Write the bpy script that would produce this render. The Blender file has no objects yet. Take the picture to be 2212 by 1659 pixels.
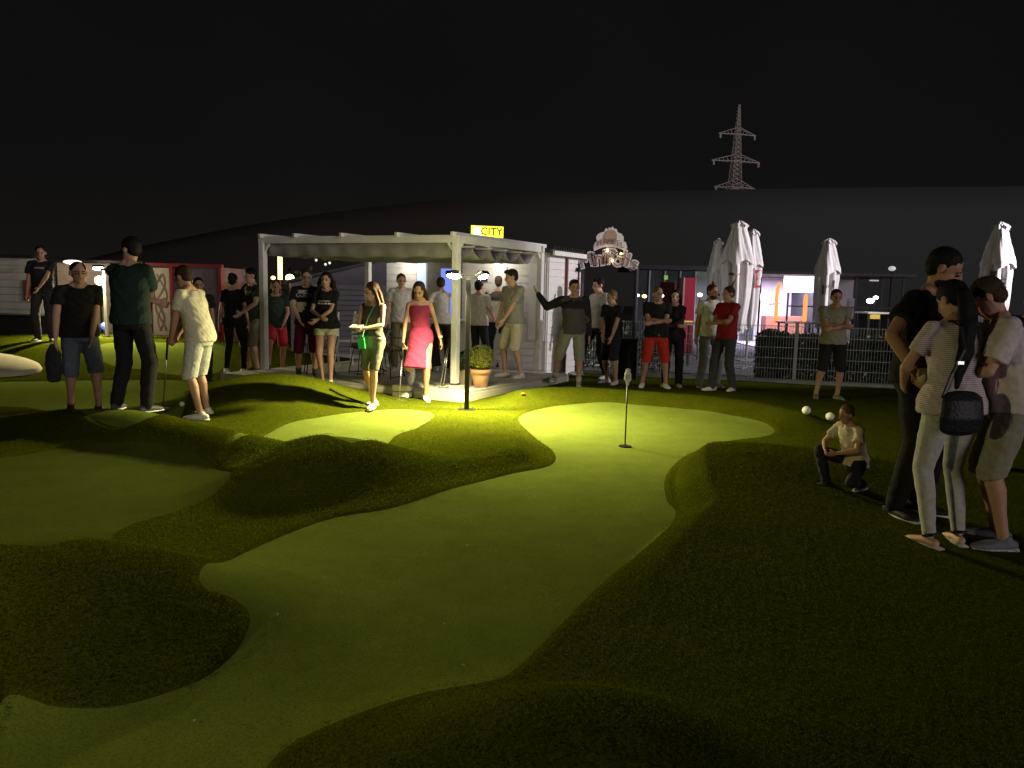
import bpy, math, random
import numpy as np
from mathutils import Vector, Matrix
from mathutils.bvhtree import BVHTree
random.seed(7); RNG = np.random.default_rng(7)
S = bpy.context.scene
COL = S.collection
R = math.radians

# ------------------------------------------------------------------ camera
F_PX, CX, CY, CAM_H = 1640.0, 1106.0, 829.5, 1.55
PITCH = math.atan((829.5-633)/F_PX); ROLL = R(1.3)
_fw = np.array([0, math.cos(PITCH), -math.sin(PITCH)])
_u0 = np.array([0, math.sin(PITCH), math.cos(PITCH)]); _r0 = np.array([1., 0, 0])
_rt = _r0*math.cos(ROLL)+_u0*math.sin(ROLL); _up = _u0*math.cos(ROLL)-_r0*math.sin(ROLL)
CAMP = np.array([0, 0, CAM_H])
cam_d = bpy.data.cameras.new('camera'); cam = bpy.data.objects.new('camera', cam_d); COL.objects.link(cam)
cam.matrix_world = Matrix(((_rt[0], _up[0], -_fw[0], 0), (_rt[1], _up[1], -_fw[1], 0), (_rt[2], _up[2], -_fw[2], CAM_H), (0, 0, 0, 1)))
cam_d.sensor_width = 36; cam_d.lens = 36*F_PX/2212; cam_d.clip_end = 2000; cam_d.clip_start = .05
S.camera = cam
def ray(px, py): return _fw+_rt*(px-CX)/F_PX-_up*(py-CY)/F_PX
def atz(px, py, z=0.0):
    d = ray(px, py); return CAMP+d*((z-CAM_H)/d[2])
def aty(px, py, Y):
    d = ray(px, py); return CAMP+d*(Y/d[1])

# ------------------------------------------------------------------ night sky, faint town light, exposure
W = bpy.data.worlds.new('World'); S.world = W; W.use_nodes = True
nt = W.node_tree; nt.nodes.clear()
out = nt.nodes.new('ShaderNodeOutputWorld'); bg = nt.nodes.new('ShaderNodeBackground')
tc = nt.nodes.new('ShaderNodeTexCoord'); sx = nt.nodes.new('ShaderNodeSeparateXYZ'); rp = nt.nodes.new('ShaderNodeValToRGB')
rp.color_ramp.elements[0].position = 0.0; rp.color_ramp.elements[0].color = (.0085, .0076, .0060, 1)
rp.color_ramp.elements[1].position = .6; rp.color_ramp.elements[1].color = (.0020, .0020, .0022, 1)
e = rp.color_ramp.elements.new(.17); e.color = (.0046, .0046, .0050, 1)
nt.links.new(tc.outputs['Generated'], sx.inputs[0]); nt.links.new(sx.outputs['Z'], rp.inputs[0])
cn = nt.nodes.new('ShaderNodeTexNoise'); cn.inputs['Scale'].default_value = 1.6; cn.inputs['Detail'].default_value = 3
cm = nt.nodes.new('ShaderNodeMapRange'); cm.inputs['From Min'].default_value = .3; cm.inputs['From Max'].default_value = .7; cm.inputs['To Min'].default_value = .72; cm.inputs['To Max'].default_value = 1.28
vm = nt.nodes.new('ShaderNodeVectorMath'); vm.operation = 'SCALE'
nt.links.new(tc.outputs['Generated'], cn.inputs[0]); nt.links.new(cn.outputs[0], cm.inputs[0]); nt.links.new(rp.outputs[0], vm.inputs[0]); nt.links.new(cm.outputs[0], vm.inputs['Scale'])
nt.links.new(vm.outputs[0], bg.inputs[0]); nt.links.new(bg.outputs[0], out.inputs[0]); bg.inputs[1].default_value = 1.0
sd = bpy.data.lights.new('town_glow', 'SUN'); sd.energy = .82; sd.angle = R(24); sd.color = (1.0, .90, .90)
so = bpy.data.objects.new('town_glow', sd); COL.objects.link(so)
so.rotation_euler = Vector((-.70, .70, -.085)).to_track_quat('-Z', 'Y').to_euler()   # from behind and to the right, low
S.view_settings.view_transform = 'Standard'; S.view_settings.look = 'None'
S.view_settings.exposure = 0; S.view_settings.gamma = 1; S.view_settings.use_curve_mapping = False
S.render.engine = 'CYCLES'
S.cycles.use_denoising = True; S.cycles.max_bounces = 5; S.cycles.diffuse_bounces = 3; S.cycles.sample_clamp_indirect = 4

# ------------------------------------------------------------------ helpers
_M = {}
def srgb(h):
    return tuple(((c/255)/12.92 if c/255 <= .04045 else ((c/255+.055)/1.055)**2.4) for c in h)
def mat(name, col, rough=.8, noise=.15, scale=40, metal=0, emis=None, es=0, bump=0, bscale=200, trans=0, spec=.3, alpha=1):
    key = (name,)
    if key in _M: return _M[key]
    m = bpy.data.materials.new(name); m.use_nodes = True; n = m.node_tree
    b = n.nodes['Principled BSDF']
    b.inputs['Roughness'].default_value = rough; b.inputs['Metallic'].default_value = metal
    b.inputs['Specular IOR Level'].default_value = spec
    b.inputs['Transmission Weight'].default_value = trans
    if noise:
        t = n.nodes.new('ShaderNodeTexCoord'); nz = n.nodes.new('ShaderNodeTexNoise'); nz.inputs['Scale'].default_value = scale; nz.inputs['Detail'].default_value = 4
        r = n.nodes.new('ShaderNodeValToRGB'); r.color_ramp.elements[0].position = .3; r.color_ramp.elements[1].position = .7
        r.color_ramp.elements[0].color = (*[c*(1-noise) for c in col[:3]], 1); r.color_ramp.elements[1].color = (*[min(1, c*(1+noise)) for c in col[:3]], 1)
        n.links.new(t.outputs['Object'], nz.inputs[0]); n.links.new(nz.outputs[0], r.inputs[0]); n.links.new(r.outputs[0], b.inputs['Base Color'])
        if bump:
            n2 = n.nodes.new('ShaderNodeTexNoise'); n2.inputs['Scale'].default_value = bscale; n2.inputs['Detail'].default_value = 3
            bp = n.nodes.new('ShaderNodeBump'); bp.inputs['Strength'].default_value = bump; bp.inputs['Distance'].default_value = .01
            n.links.new(t.outputs['Object'], n2.inputs[0]); n.links.new(n2.outputs[0], bp.inputs['Height']); n.links.new(bp.outputs[0], b.inputs['Normal'])
    else: b.inputs['Base Color'].default_value = (*col[:3], 1)
    if emis: b.inputs['Emission Color'].default_value = (*emis, 1); b.inputs['Emission Strength'].default_value = es
    _M[key] = m; return m

def tag(o, label=None, cat=None, group=None, kind=None):
    if label: o['label'] = label
    if cat: o['category'] = cat
    if group: o['group'] = group
    if kind: o['kind'] = kind
    return o
def thing(name, label, cat, loc=(0, 0, 0), rz=0, group=None):
    o = bpy.data.objects.new(name, None); COL.objects.link(o); o.location = loc; o.rotation_euler = (0, 0, rz)
    o.empty_display_size = .1
    return tag(o, label, cat, group)
def link(name, me, parent=None, m=None, loc=None, rot=None):
    if m is not None and not me.materials: me.materials.append(m)
    o = bpy.data.objects.new(name, me); COL.objects.link(o); o.parent = parent
    if loc is not None: o.location = loc
    if rot is not None: o.rotation_euler = rot
    return o
def copy_tree(o, parent=None):
    c = o.copy(); COL.objects.link(c); c.parent = parent
    for ch in list(o.children): copy_tree(ch, c)
    return c

class MB:
    """collects closed shapes in one mesh"""
    def __init__(s): s.v = []; s.f = []
    def add(s, vs, fs):
        o = len(s.v); s.v += [tuple(map(float, v)) for v in vs]; s.f += [tuple(i+o for i in f) for f in fs]; return s
    def box(s, c, d, M=None):
        x, y, z = (k/2 for k in d)
        P = [Vector((sx*x, sy*y, sz*z)) for sz in (-1, 1) for sx, sy in ((-1, -1), (1, -1), (1, 1), (-1, 1))]
        if M is not None: P = [M @ p for p in P]
        P = [p+Vector(c) for p in P]
        return s.add(P, [(0, 3, 2, 1), (4, 5, 6, 7), (0, 1, 5, 4), (1, 2, 6, 5), (2, 3, 7, 6), (3, 0, 4, 7)])
    def beam(s, a, b, w, d, up=(0, 0, 1)):
        a = Vector(a); b = Vector(b); ax = (b-a); L = ax.length; ax.normalize()
        u = Vector(up); sdv = ax.cross(u)
        if sdv.length < 1e-4: sdv = ax.cross(Vector((0, 1, 0)))
        sdv.normalize(); u = sdv.cross(ax)
        P = [q+sdv*i*w/2+u*j*d/2 for q in (a, b) for i, j in ((-1, -1), (1, -1), (1, 1), (-1, 1))]
        return s.add(P, [(0, 1, 2, 3), (7, 6, 5, 4), (0, 4, 5, 1), (1, 5, 6, 2), (2, 6, 7, 3), (3, 7, 4, 0)])
    def tube(s, pts, rad, seg=8, rv=None, side=None, round_ends=False):
        """loft of elliptic rings; rad, rv lists or scalars; side = direction of rad axis"""
        pts = [Vector(p) for p in pts]; n = len(pts)
        ra = [rad]*n if not hasattr(rad, '__len__') else list(rad)
        rb = ra if rv is None else ([rv]*n if not hasattr(rv, '__len__') else list(rv))
        T = []
        for i in range(n):
            t = pts[min(i+1, n-1)]-pts[max(i-1, 0)]; T.append(t.normalized() if t.length > 1e-9 else Vector((0, 0, 1)))
        if side is None:
            h = Vector((0, 0, 1)) if abs(T[0].z) < .9 else Vector((1, 0, 0)); u = T[0].cross(h).normalized()
        else: u = Vector(side)
        if round_ends:
            P2 = []; A2 = []; B2 = []; T2 = []
            for k in (1.0, .8, .5):
                ang = k*math.pi/2; P2.append(pts[0]-T[0]*math.sin(ang)*min(ra[0], rb[0])); A2.append(max(ra[0]*math.cos(ang), 1e-4)); B2.append(max(rb[0]*math.cos(ang), 1e-4)); T2.append(T[0])
            P2 += pts; A2 += ra; B2 += rb; T2 += T
            for k in (.5, .8, 1.0):
                ang = k*math.pi/2; P2.append(pts[-1]+T[-1]*math.sin(ang)*min(ra[-1], rb[-1])); A2.append(max(ra[-1]*math.cos(ang), 1e-4)); B2.append(max(rb[-1]*math.cos(ang), 1e-4)); T2.append(T[-1])
            pts, ra, rb, T = P2, A2, B2, T2; n = len(pts)
        V = []
        for i in range(n):
            t = T[i]; u = (u-t*u.dot(t))
            if u.length < 1e-5: u = t.orthogonal()
            u.normalize(); w = t.cross(u)
            for k in range(seg):
                a = 2*math.pi*k/seg; V.append(pts[i]+u*math.cos(a)*ra[i]+w*math.sin(a)*rb[i])
        Fs = [(i*seg+k, i*seg+(k+1) % seg, (i+1)*seg+(k+1) % seg, (i+1)*seg+k) for i in range(n-1) for k in range(seg)]
        V += [pts[0], pts[-1]]; c0 = n*seg
        Fs += [(c0, (k+1) % seg, k) for k in range(seg)]+[(c0+1, (n-1)*seg+k, (n-1)*seg+(k+1) % seg) for k in range(seg)]
        return s.add(V, Fs)
    def ell(s, c, r, M=None, su=12, sv=8):
        c = Vector(c); V = []
        for j in range(1, sv):
            ph = math.pi*j/sv
            for i in range(su):
                th = 2*math.pi*i/su; p = Vector((r[0]*math.sin(ph)*math.cos(th), r[1]*math.sin(ph)*math.sin(th), -r[2]*math.cos(ph)))
                V.append((M @ p if M is not None else p)+c)
        t = Vector((0, 0, r[2])); b = -t
        if M is not None: t = M @ t; b = M @ b
        V += [b+c, t+c]; nb = (sv-1)*su
        Fs = [(j*su+i, j*su+(i+1) % su, (j+1)*su+(i+1) % su, (j+1)*su+i) for j in range(sv-2) for i in range(su)]
        Fs += [(nb, (i+1) % su, i) for i in range(su)]+[(nb+1, (sv-2)*su+i, (sv-2)*su+(i+1) % su) for i in range(su)]
        return s.add(V, Fs)
    def prism(s, poly, z0, z1, M=None):
        n = len(poly); V = [Vector((x, y, z0)) for x, y in poly]+[Vector((x, y, z1)) for x, y in poly]
        if M is not None: V = [M @ v for v in V]
        return s.add(V, [tuple(range(n-1, -1, -1)), tuple(range(n, 2*n))]+[(i, (i+1) % n, n+(i+1) % n, n+i) for i in range(n)])
    def mesh(s, name, m=None, smooth=False):
        me = bpy.data.meshes.new(name); me.from_pydata(s.v, [], s.f); me.update()
        if smooth: me.polygons.foreach_set('use_smooth', [True]*len(me.polygons))
        if m: me.materials.append(m)
        return me
    def build(s, name, m, parent=None, smooth=False, bevel=0, loc=None, rot=None):
        o = link(name, s.mesh(name, m, smooth), parent, None, loc, rot)
        if bevel:
            b = o.modifiers.new('bevel', 'BEVEL'); b.width = bevel; b.segments = 2; b.limit_method = 'ANGLE'
        return o
def text_mesh(txt, size, ext=.004, offset=0, align='CENTER', res=3):
    c = bpy.data.curves.new('text', 'FONT'); c.body = txt; c.size = size; c.extrude = ext; c.offset = offset; c.align_x = align; c.align_y = 'CENTER'; c.resolution_u = res
    o = bpy.data.objects.new('text', c); COL.objects.link(o); dg = bpy.context.evaluated_depsgraph_get()
    me = bpy.data.meshes.new_from_object(o.evaluated_get(dg)); bpy.data.objects.remove(o); bpy.data.curves.remove(c)
    return me
def frame(origin, xdir):
    """matrix: x along xdir (horizontal), z up, y into the wall"""
    x = Vector((xdir[0], xdir[1], 0)).normalized(); z = Vector((0, 0, 1)); y = z.cross(x)
    return Matrix(((x.x, y.x, 0, origin[0]), (x.y, y.y, 0, origin[1]), (0, 0, 1, origin[2]), (0, 0, 0, 1)))

# ------------------------------------------------------------------ terrain
def bump(x, y, cx, cy, rx, ry, ang, h, p=1.0):
    a = R(ang); c, s_ = math.cos(a), math.sin(a)
    u = ((x-cx)*c+(y-cy)*s_)/rx; v = (-(x-cx)*s_+(y-cy)*c)/ry
    return h*np.exp(-(u*u+v*v)**p)
def seg_d(x, y, pts):
    d = np.full(np.shape(x), 1e9)
    for (ax, ay), (bx, by) in zip(pts[:-1], pts[1:]):
        vx, vy = bx-ax, by-ay; t = np.clip(((x-ax)*vx+(y-ay)*vy)/(vx*vx+vy*vy), 0, 1)
        d = np.minimum(d, np.hypot(x-ax-t*vx, y-ay-t*vy))
    return d
def inside(x, y, poly):
    r = np.zeros(np.shape(x), bool); n = len(poly)
    for i in range(n):
        x1, y1 = poly[i]; x2, y2 = poly[(i+1) % n]
        if y1 == y2: continue
        c = ((y1 > y) != (y2 > y)) & (x < (x2-x1)*(y-y1)/(y2-y1)+x1); r ^= c
    return r
def spline(poly, n=6):
    P = [np.array(p) for p in poly]; m = len(P); o = []
    for i in range(m):
        a, b, c, d = P[i-1], P[i], P[(i+1) % m], P[(i+2) % m]
        for k in range(n):
            t = k/n; o.append(tuple(.5*((2*b)+(-a+c)*t+(2*a-5*b+4*c-d)*t*t+(-a+3*b-3*c+d)*t**3)))
    return o
BERM = [(.15, 10.80), (.55, 11.15), (1.1, 11.3), (1.9, 11.15), (2.7, 10.75), (3.3, 10.1), (3.6, 9.4)]
RIDGE = [(3.3, 9.0), (2.35, 8.05), (1.80, 7.32), (1.44, 6.44), (1.28, 5.68), (1.24, 5.25), (.98, 4.80), (.51, 3.92), (.10, 3.05)]
EDGE = [(-1.24, 4.96), (-.8, 5.33), (-.38, 5.96), (-.01, 6.39), (.35, 6.80), (.41, 7.29), (.27, 8.2), (.09, 9.31)]
def ridge_side(x, y):    # the side of the fairway edge away from the lamp
    return inside(x, y, RIDGE+[(.4, 1.0), (9, 1.0), (9, 9.0)])
def gz(x, y):
    x = np.asarray(x, float); y = np.asarray(y, float)
    z = bump(x, y, -9.6, 15.6, 5.2, 2.9, -4, .47, 2.2)            # plateau, left rear
    z = np.maximum(z, bump(x, y, -3.25, 10.0, 1.15, 1.35, 10, .38, 1.25))  # round mound before the pergola
    z = z + bump(x, y, -1.50, 5.95, .78, .60, 38, .27, 1.3)        # front central mound
    z = z + bump(x, y, -2.75, 6.95, 1.5, .42, -28, .21, 1.0)
    z = z + bump(x, y, -4.1, 7.75, .9, .5, -20, .16, 1.2)      # its ridge to the left
    z = z + bump(x, y, -.10, 7.25, .62, .55, 0, .03, 1.8)           # knob by the fairway
    z = z + bump(x, y, -.42, 8.6, .6, 1.2, -15, .02, 1.0)
    z = z + bump(x, y, -5.4, 7.9, 1.2, .5, -10, .12, 1.2)        # hump far left
    z = z + bump(x, y, -2.2, 3.28, 1.02, .62, 5, .34, 1.3)        # foreground left
    z = z + bump(x, y, .25, 2.25, .62, .42, -5, .25, 1.2)            # foreground right
    z = z + bump(x, y, 2.6, 6.6, .9, .9, 0, .08, 1.5)
    ed = np.where(inside(x, y, EDGE+[(-3.5, 9.3), (-3.5, 4.9)]), seg_d(x, y, EDGE), 0); s3 = lambda q: q*q*(3-2*q)
    z = z + .085*s3(np.clip((9.8-y)/3.0, 0, 1))*s3(np.clip(ed/.36, 0, 1))*np.exp(-((x+.25)/.85)**4)*s3(np.clip((y-5.6)/.9, 0, 1))   # mound tilted toward the lamp
    rd = seg_d(x, y, RIDGE); sgn_ = ridge_side(x, y); u = np.clip(rd, 0, 9)
    z = z + np.where(sgn_, (.24*np.clip((y-3.4)/2.8, 0, 1)*np.clip((7.7-y)/1.2, 0, 1))*np.clip((u+.0)/.22, 0, 1)**.8*np.exp(-(u/1.9)**1.6), 0)          # dark mound right
    z = z + .15*np.exp(-(seg_d(x, y, BERM)/.33)**2)
    z = z + .012*np.sin(x*1.9+.6*y)*np.sin(y*1.3-.4*x)
    return z
def ground_at(px, py, zadd=0):
    d = ray(px, py); t = 1.5
    while t < 60:
        p = CAMP+d*t
        if p[2] < float(gz(p[0], p[1])): break
        t += .15
    lo, hi = t-.15, t
    for _ in range(6):
        t = (lo+hi)/2; p = CAMP+d*t
        if p[2] < float(gz(p[0], p[1])): hi = t
        else: lo = t
    return p
GREEN_MAIN = [(0, 1800), (0, 1520), (130, 1527), (260, 1525), (430, 1470), (515, 1400), (540, 1330), (500, 1290), (430, 1252), (480, 1215), (560, 1180), (700, 1125), (860, 1095), (1000, 1050), (1100, 1025), (1190, 1005), (1195, 975), (1150, 940), (1120, 905), (1160, 885), (1250, 872), (1330, 870), (1500, 885), (1620, 905), (1670, 925), (1655, 942), (1560, 955), (1480, 985), (1438, 1030), (1440, 1080), (1460, 1110), (1420, 1160), (1300, 1260), (1130, 1430), (1060, 1470), (900, 1500), (700, 1570), (600, 1630), (540, 1720), (500, 1800)]
GREEN_STRIP = [(500, 955), (600, 925), (700, 900), (800, 888), (870, 884), (925, 890), (937, 900), (900, 925), (850, 945), (760, 958), (620, 957)]
GREEN_LEFT = [(-300, 828), (0, 825), (200, 822), (390, 822), (410, 840), (400, 875), (330, 900), (200, 905), (60, 880), (-300, 880)]
GREEN_LOW = [(-200, 1010), (0, 990), (150, 965), (300, 955), (430, 985), (500, 1020), (470, 1060), (380, 1105), (250, 1150), (100, 1180), (-200, 1190)]
def wpoly(pp, zz=0): return spline([tuple(atz(x, y, zz)[:2]) for x, y in pp], 5)
GREEN_SLOPE = [(225, 742), (350, 740), (478, 745), (482, 795), (420, 812), (320, 800), (225, 782)]
POLYS = [spline([tuple(ground_at(x, y)[:2]) for x, y in pp], 5) for pp in (GREEN_MAIN, GREEN_STRIP, GREEN_LEFT, GREEN_LOW, GREEN_SLOPE)]
def sdist(x, y):
    s_ = np.full(np.shape(x), 1e9)
    for P in POLYS:
        d = seg_d(x, y, P+[P[0]]); s_ = np.minimum(s_, np.where(inside(x, y, P), -d, d))
    return s_

def turf_mat(name, c1, c2, c3, fine, bstr):
    m = bpy.data.materials.new(name); m.use_nodes = True; n = m.node_tree; b = n.nodes['Principled BSDF']
    b.inputs['Roughness'].default_value = .9; b.inputs['Specular IOR Level'].default_value = 0
    t = n.nodes.new('ShaderNodeTexCoord')
    a = n.nodes.new('ShaderNodeTexNoise'); a.inputs['Scale'].default_value = 2.6; a.inputs['Detail'].default_value = 9; a.inputs['Roughness'].default_value = .78
    f = n.nodes.new('ShaderNodeTexNoise'); f.inputs['Scale'].default_value = fine; f.inputs['Detail'].default_value = 4; f.inputs['Roughness'].default_value = .8
    r = n.nodes.new('ShaderNodeValToRGB'); r.color_ramp.elements[0].color = (*c1, 1); r.color_ramp.elements[1].color = (*c2, 1); r.color_ramp.elements[0].position = .32; r.color_ramp.elements[1].position = .68
    mx = n.nodes.new('ShaderNodeMix'); mx.data_type = 'RGBA'; mx.inputs['B'].default_value = (*c3, 1)
    r2 = n.nodes.new('ShaderNodeValToRGB'); r2.color_ramp.elements[0].position = .45; r2.color_ramp.elements[1].position = .62
    bp = n.nodes.new('ShaderNodeBump'); bp.inputs['Strength'].default_value = bstr; bp.inputs['Distance'].default_value = .02
    L = n.links.new
    for q in (a, f): L(t.outputs['Object'], q.inputs[0])
    L(a.outputs[0], r.inputs[0]); L(f.outputs[0], r2.inputs[0]); L(r2.outputs[0], mx.inputs['Factor']); L(r.outputs[0], mx.inputs['A'])
    L(mx.outputs['Result'], b.inputs['Base Color']); L(f.outputs[0], bp.inputs['Height']); L(bp.outputs[0], b.inputs['Normal'])
    return m
M_ROUGH = turf_mat('rough_turf', (.048, .059, .003), (.078, .091, .005), (.031, .039, .003), 60, .7)
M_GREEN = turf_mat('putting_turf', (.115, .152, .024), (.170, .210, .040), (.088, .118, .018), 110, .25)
M_GREEN_DIM = turf_mat('dimmed_putting_turf', (.060, .080, .014), (.095, .118, .022), (.048, .064, .011), 110, .25)  # putting turf darkened in colour for the weak light on the lower-left green
M_BLADE = mat('grass_blade', (.110, .126, .006), .8, .3, 8, spec=.05)
_g = M_BLADE.node_tree; _d = _g.nodes.new('ShaderNodeBsdfDiffuse'); _t2 = _g.nodes.new('ShaderNodeBsdfTranslucent'); _x = _g.nodes.new('ShaderNodeMixShader'); _x.inputs[0].default_value = .5
_d.inputs[0].default_value = (.060, .076, .004, 1); _t2.inputs[0].default_value = (.100, .122, .004, 1)
_g.links.new(_d.outputs[0], _x.inputs[1]); _g.links.new(_t2.outputs[0], _x.inputs[2]); _g.links.new(_x.outputs[0], [q for q in _g.nodes if q.type == 'OUTPUT_MATERIAL'][0].inputs[0])
M_SAND = mat('bunker_sand', (.62, .55, .40), .95, .08, 60, bump=.4, bscale=120)

def polar_grid(t0, t1, nt_, y0, y1, ny):
    ys = y0*(y1/y0)**(np.arange(ny)/(ny-1)); ts = np.linspace(t0, t1, nt_)
    Y, T = np.meshgrid(ys, ts, indexing='ij'); return T*Y, Y
def sheet(name, X, Y, Z, keep, m, kind='structure'):
    ny, nx = X.shape; idx = np.arange(ny*nx).reshape(ny, nx)
    q = np.stack([idx[:-1, :-1], idx[:-1, 1:], idx[1:, 1:], idx[1:, :-1]], -1).reshape(-1, 4)
    if keep is not None:
        k = (keep[:-1, :-1] | keep[1:, 1:] | keep[:-1, 1:] | keep[1:, :-1]).reshape(-1); q = q[k]
    used = np.unique(q); mp = np.full(ny*nx, -1); mp[used] = np.arange(len(used))
    V = np.stack([X, Y, Z], -1).reshape(-1, 3)[used]; q = mp[q]
    me = bpy.data.meshes.new(name); me.vertices.add(len(V)); me.vertices.foreach_set('co', V.ravel())
    me.loops.add(q.size); me.loops.foreach_set('vertex_index', q.ravel().astype(np.int32))
    me.polygons.add(len(q)); me.polygons.foreach_set('loop_start', np.arange(0, q.size, 4, dtype=np.int32)); me.polygons.foreach_set('loop_total', np.full(len(q), 4, np.int32))
    me.polygons.foreach_set('use_smooth', np.ones(len(q), bool)); me.update(calc_edges=True); me.materials.append(m)
    o = bpy.data.objects.new(name, me); COL.objects.link(o); o['kind'] = kind; return o
X, Y = polar_grid(-1.15, 1.15, 700, 1.2, 60, 640)
SD = sdist(X, Y); Z0 = gz(X, Y)
rz_ = .015*np.clip(SD/.05, -1.5, 1)+.0012*np.sin(X*31+np.sin(Y*17)*2)*np.cos(Y*27+X*5)*np.clip(SD/.05, 0, 1)
far = np.clip((Y-24)/10, 0, 1)
sheet('rough_turf', X, Y, (Z0+rz_)*(1-far)-.02*far, SD > -.08, M_ROUGH)
for P in POLYS:
    sdp = np.where(inside(X, Y, P), -1, seg_d(X, Y, P+[P[0]]))
    sheet('putting_green', X, Y, Z0, sdp < .06, M_GREEN_DIM if P is POLYS[3] else M_GREEN)
g = MB().box((0, 160, -.15), (760, 350, .1)); o = g.build('ground', mat('dark_ground', (.03, .032, .028), .95, .3, .3)); o['kind'] = 'structure'
# ------------------------------------------------------------------ flood lamp posts of the course
M_BLK = mat('black_metal', (.02, .02, .02), .4, .1, 30, metal=.4)
M_WHT = mat('white_paint', (.74, .73, .70), .5, .06, 6)
M_LED = mat('floodlight_glass', (1, 1, .9), .3, 0, emis=(1.0, .93, .70), es=120)
def spot(name, loc, d, w, cone=160, blend=.85, col=(1, .88, .42), rad=.05, parent=None):
    l = bpy.data.lights.new(name, 'SPOT'); l.energy = w; l.spot_size = R(cone); l.spot_blend = blend; l.color = col; l.shadow_soft_size = rad
    o = bpy.data.objects.new(name, l); COL.objects.link(o); o.location = loc; o.rotation_euler = Vector(d).to_track_quat('-Z', 'Y').to_euler(); return o
def flood_post(x, y, z, hgt, label, heads, pole_m, watt, group='flood lamp posts on the course'):
    t = thing('lamp_post', label, 'lamp post', (x, y, z), 0, group)
    p = MB(); p.box((0, 0, hgt/2), (.06, .06, hgt)); p.build('pole', pole_m, t, bevel=.004)
    b = MB(); b.box((0, 0, .012), (.22, .16, .024)); b.build('base_plate', M_BLK, t)
    for s_ in (-1, 1): MB().tube([(s_*.08, 0, .02), (s_*.08, 0, .055)], .012, 8).build('bolt', mat('steel', (.6, .6, .6), .25, 0, metal=1), t)
    MB().beam((-.15, 0, hgt+.02), (.15, 0, hgt+.02), .04, .04).build('crossbar', M_BLK, t)
    for (ox, d, w, cone) in heads:
        D = Vector(d).normalized(); q = D.to_track_quat('-Z', 'Y').to_matrix()
        c = Vector((ox, 0, hgt+.03))
        h = MB(); h.box((0, 0, .03), (.21, .12, .045)); h.box((0, 0, .06), (.10, .07, .03))
        ob = h.build('floodlight', M_BLK, t, bevel=.006); ob.matrix_local = Matrix.Translation(c) @ q.to_4x4()
        MB().ell((0, 0, .004), (.098, .055, .030), su=16, sv=8).build('lens', M_LED, ob, True)
        spot('flood_beam', Vector((x, y, z))+c+D*.085, D, w, cone)
    return t
LX, LY = -.59, 9.88
flood_post(LX, LY, float(gz(LX, LY)), 1.72, 'black lamp post with two glaring floodlights by the deck corner',
    [(-.19, (-.22, -.46, -.98), 1650, 158), (.19, (.50, -.20, -1.0), 1250, 132)], M_BLK, 0)
l = bpy.data.lights.new('floodlight_stray', 'POINT'); l.energy = 32; l.color = (1, .90, .52); l.shadow_soft_size = .06
o = bpy.data.objects.new('floodlight_stray', l); COL.objects.link(o); o.location = (LX, LY-.12, 1.86)
L2 = aty(228, 640, 15.4)
flood_post(L2[0], L2[1], float(gz(L2[0], L2[1])), 1.35, 'pale lamp post with a floodlight on the raised green behind the men',
    [(-.12, (.35, -.5, -1.1), 900, 150)], M_WHT, 0)
flood_post(-5.2, 1.6, 0, 1.72, 'added black lamp post, unseen left of the camera, to light the nearest green', [(0, (.9, .25, -.5), 400, 150)], M_BLK, 0)  # added out of view, stands in for the light on the near-left turf

# mast added out of view on the right to brighten parasols and kiosk side
mx, my, mz = 15.5, 12.0, 5.2
t = thing('added_light_mast', 'added unseen mast with one floodlight to brighten the cafe terrace', 'lamp post', (mx, my, 0))
MB().tube([(0, 0, 0), (0, 0, mz)], [.08, .05], 10).build('mast', M_BLK, t)
fd = Vector((4.3, 17.2, 2.2))-Vector((mx, my, mz)); fd.normalize()
o = MB().box((0, 0, .04), (.4, .25, .08)).build('floodlight', M_BLK, t, bevel=.01); o.matrix_local = Matrix.Translation((0, 0, mz)) @ fd.to_track_quat('-Z', 'Y').to_matrix().to_4x4()
spot('added_mast_beam', Vector((mx, my, mz))+fd*.06, fd, 7000, 46, .4, (1, .93, .95), .12)
# ------------------------------------------------------------------ far setting
M_HILL = mat('dark_hillside', (.08, .082, .079), 1, .1, .05)
_h = M_HILL.node_tree; _hb = _h.nodes['Principled BSDF']; _hb.inputs['Specular IOR Level'].default_value = 0
_c = _h.nodes.new('ShaderNodeTexCoord'); _s = _h.nodes.new('ShaderNodeSeparateXYZ'); _n1 = _h.nodes.new('ShaderNodeTexNoise'); _n1.inputs['Scale'].default_value = .06
_ma = _h.nodes.new('ShaderNodeMath'); _ma.operation = 'MULTIPLY_ADD'; _ma.inputs[1].default_value = 26
_mr = _h.nodes.new('ShaderNodeMapRange'); _mr.inputs['From Min'].default_value = -2; _mr.inputs['From Max'].default_value = 62
_rm = _h.nodes.new('ShaderNodeValToRGB'); _rm.color_ramp.elements[0].color = (.085, .078, .068, 1); _rm.color_ramp.elements[1].color = (.122, .136, .136, 1)   # light fade painted in: dimmer at the left to match the sky
for _a, _b2 in ((_c.outputs['Object'], _s.inputs[0]), (_c.outputs['Object'], _n1.inputs[0]), (_n1.outputs[0], _ma.inputs[0]), (_s.outputs['X'], _ma.inputs[2]), (_ma.outputs[0], _mr.inputs[0]), (_mr.outputs[0], _rm.inputs[0]), (_rm.outputs[0], _hb.inputs['Base Color'])): _h.links.new(_a, _b2)
hx = np.concatenate([np.linspace(-125, 20, 50), np.linspace(24, 330, 44)]); V = []; Fh = []
def hill_h(x):   #   # ridge line heights seen behind the park
    return 20.5+2.2*math.sin(x*.012+.5)+.028*x-(.0012*(x-10)**2 if x < 10 else 0)
hb = MB()
for i, x in enumerate(hx):
    for k, (yy, zz) in enumerate([(120, -1), (142, .72), (150, .95), (160, 1.0), (190, .8), (230, -1)]):
        hb.v.append((x, yy, -1 if zz < 0 else hill_h(x)*zz))
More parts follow.
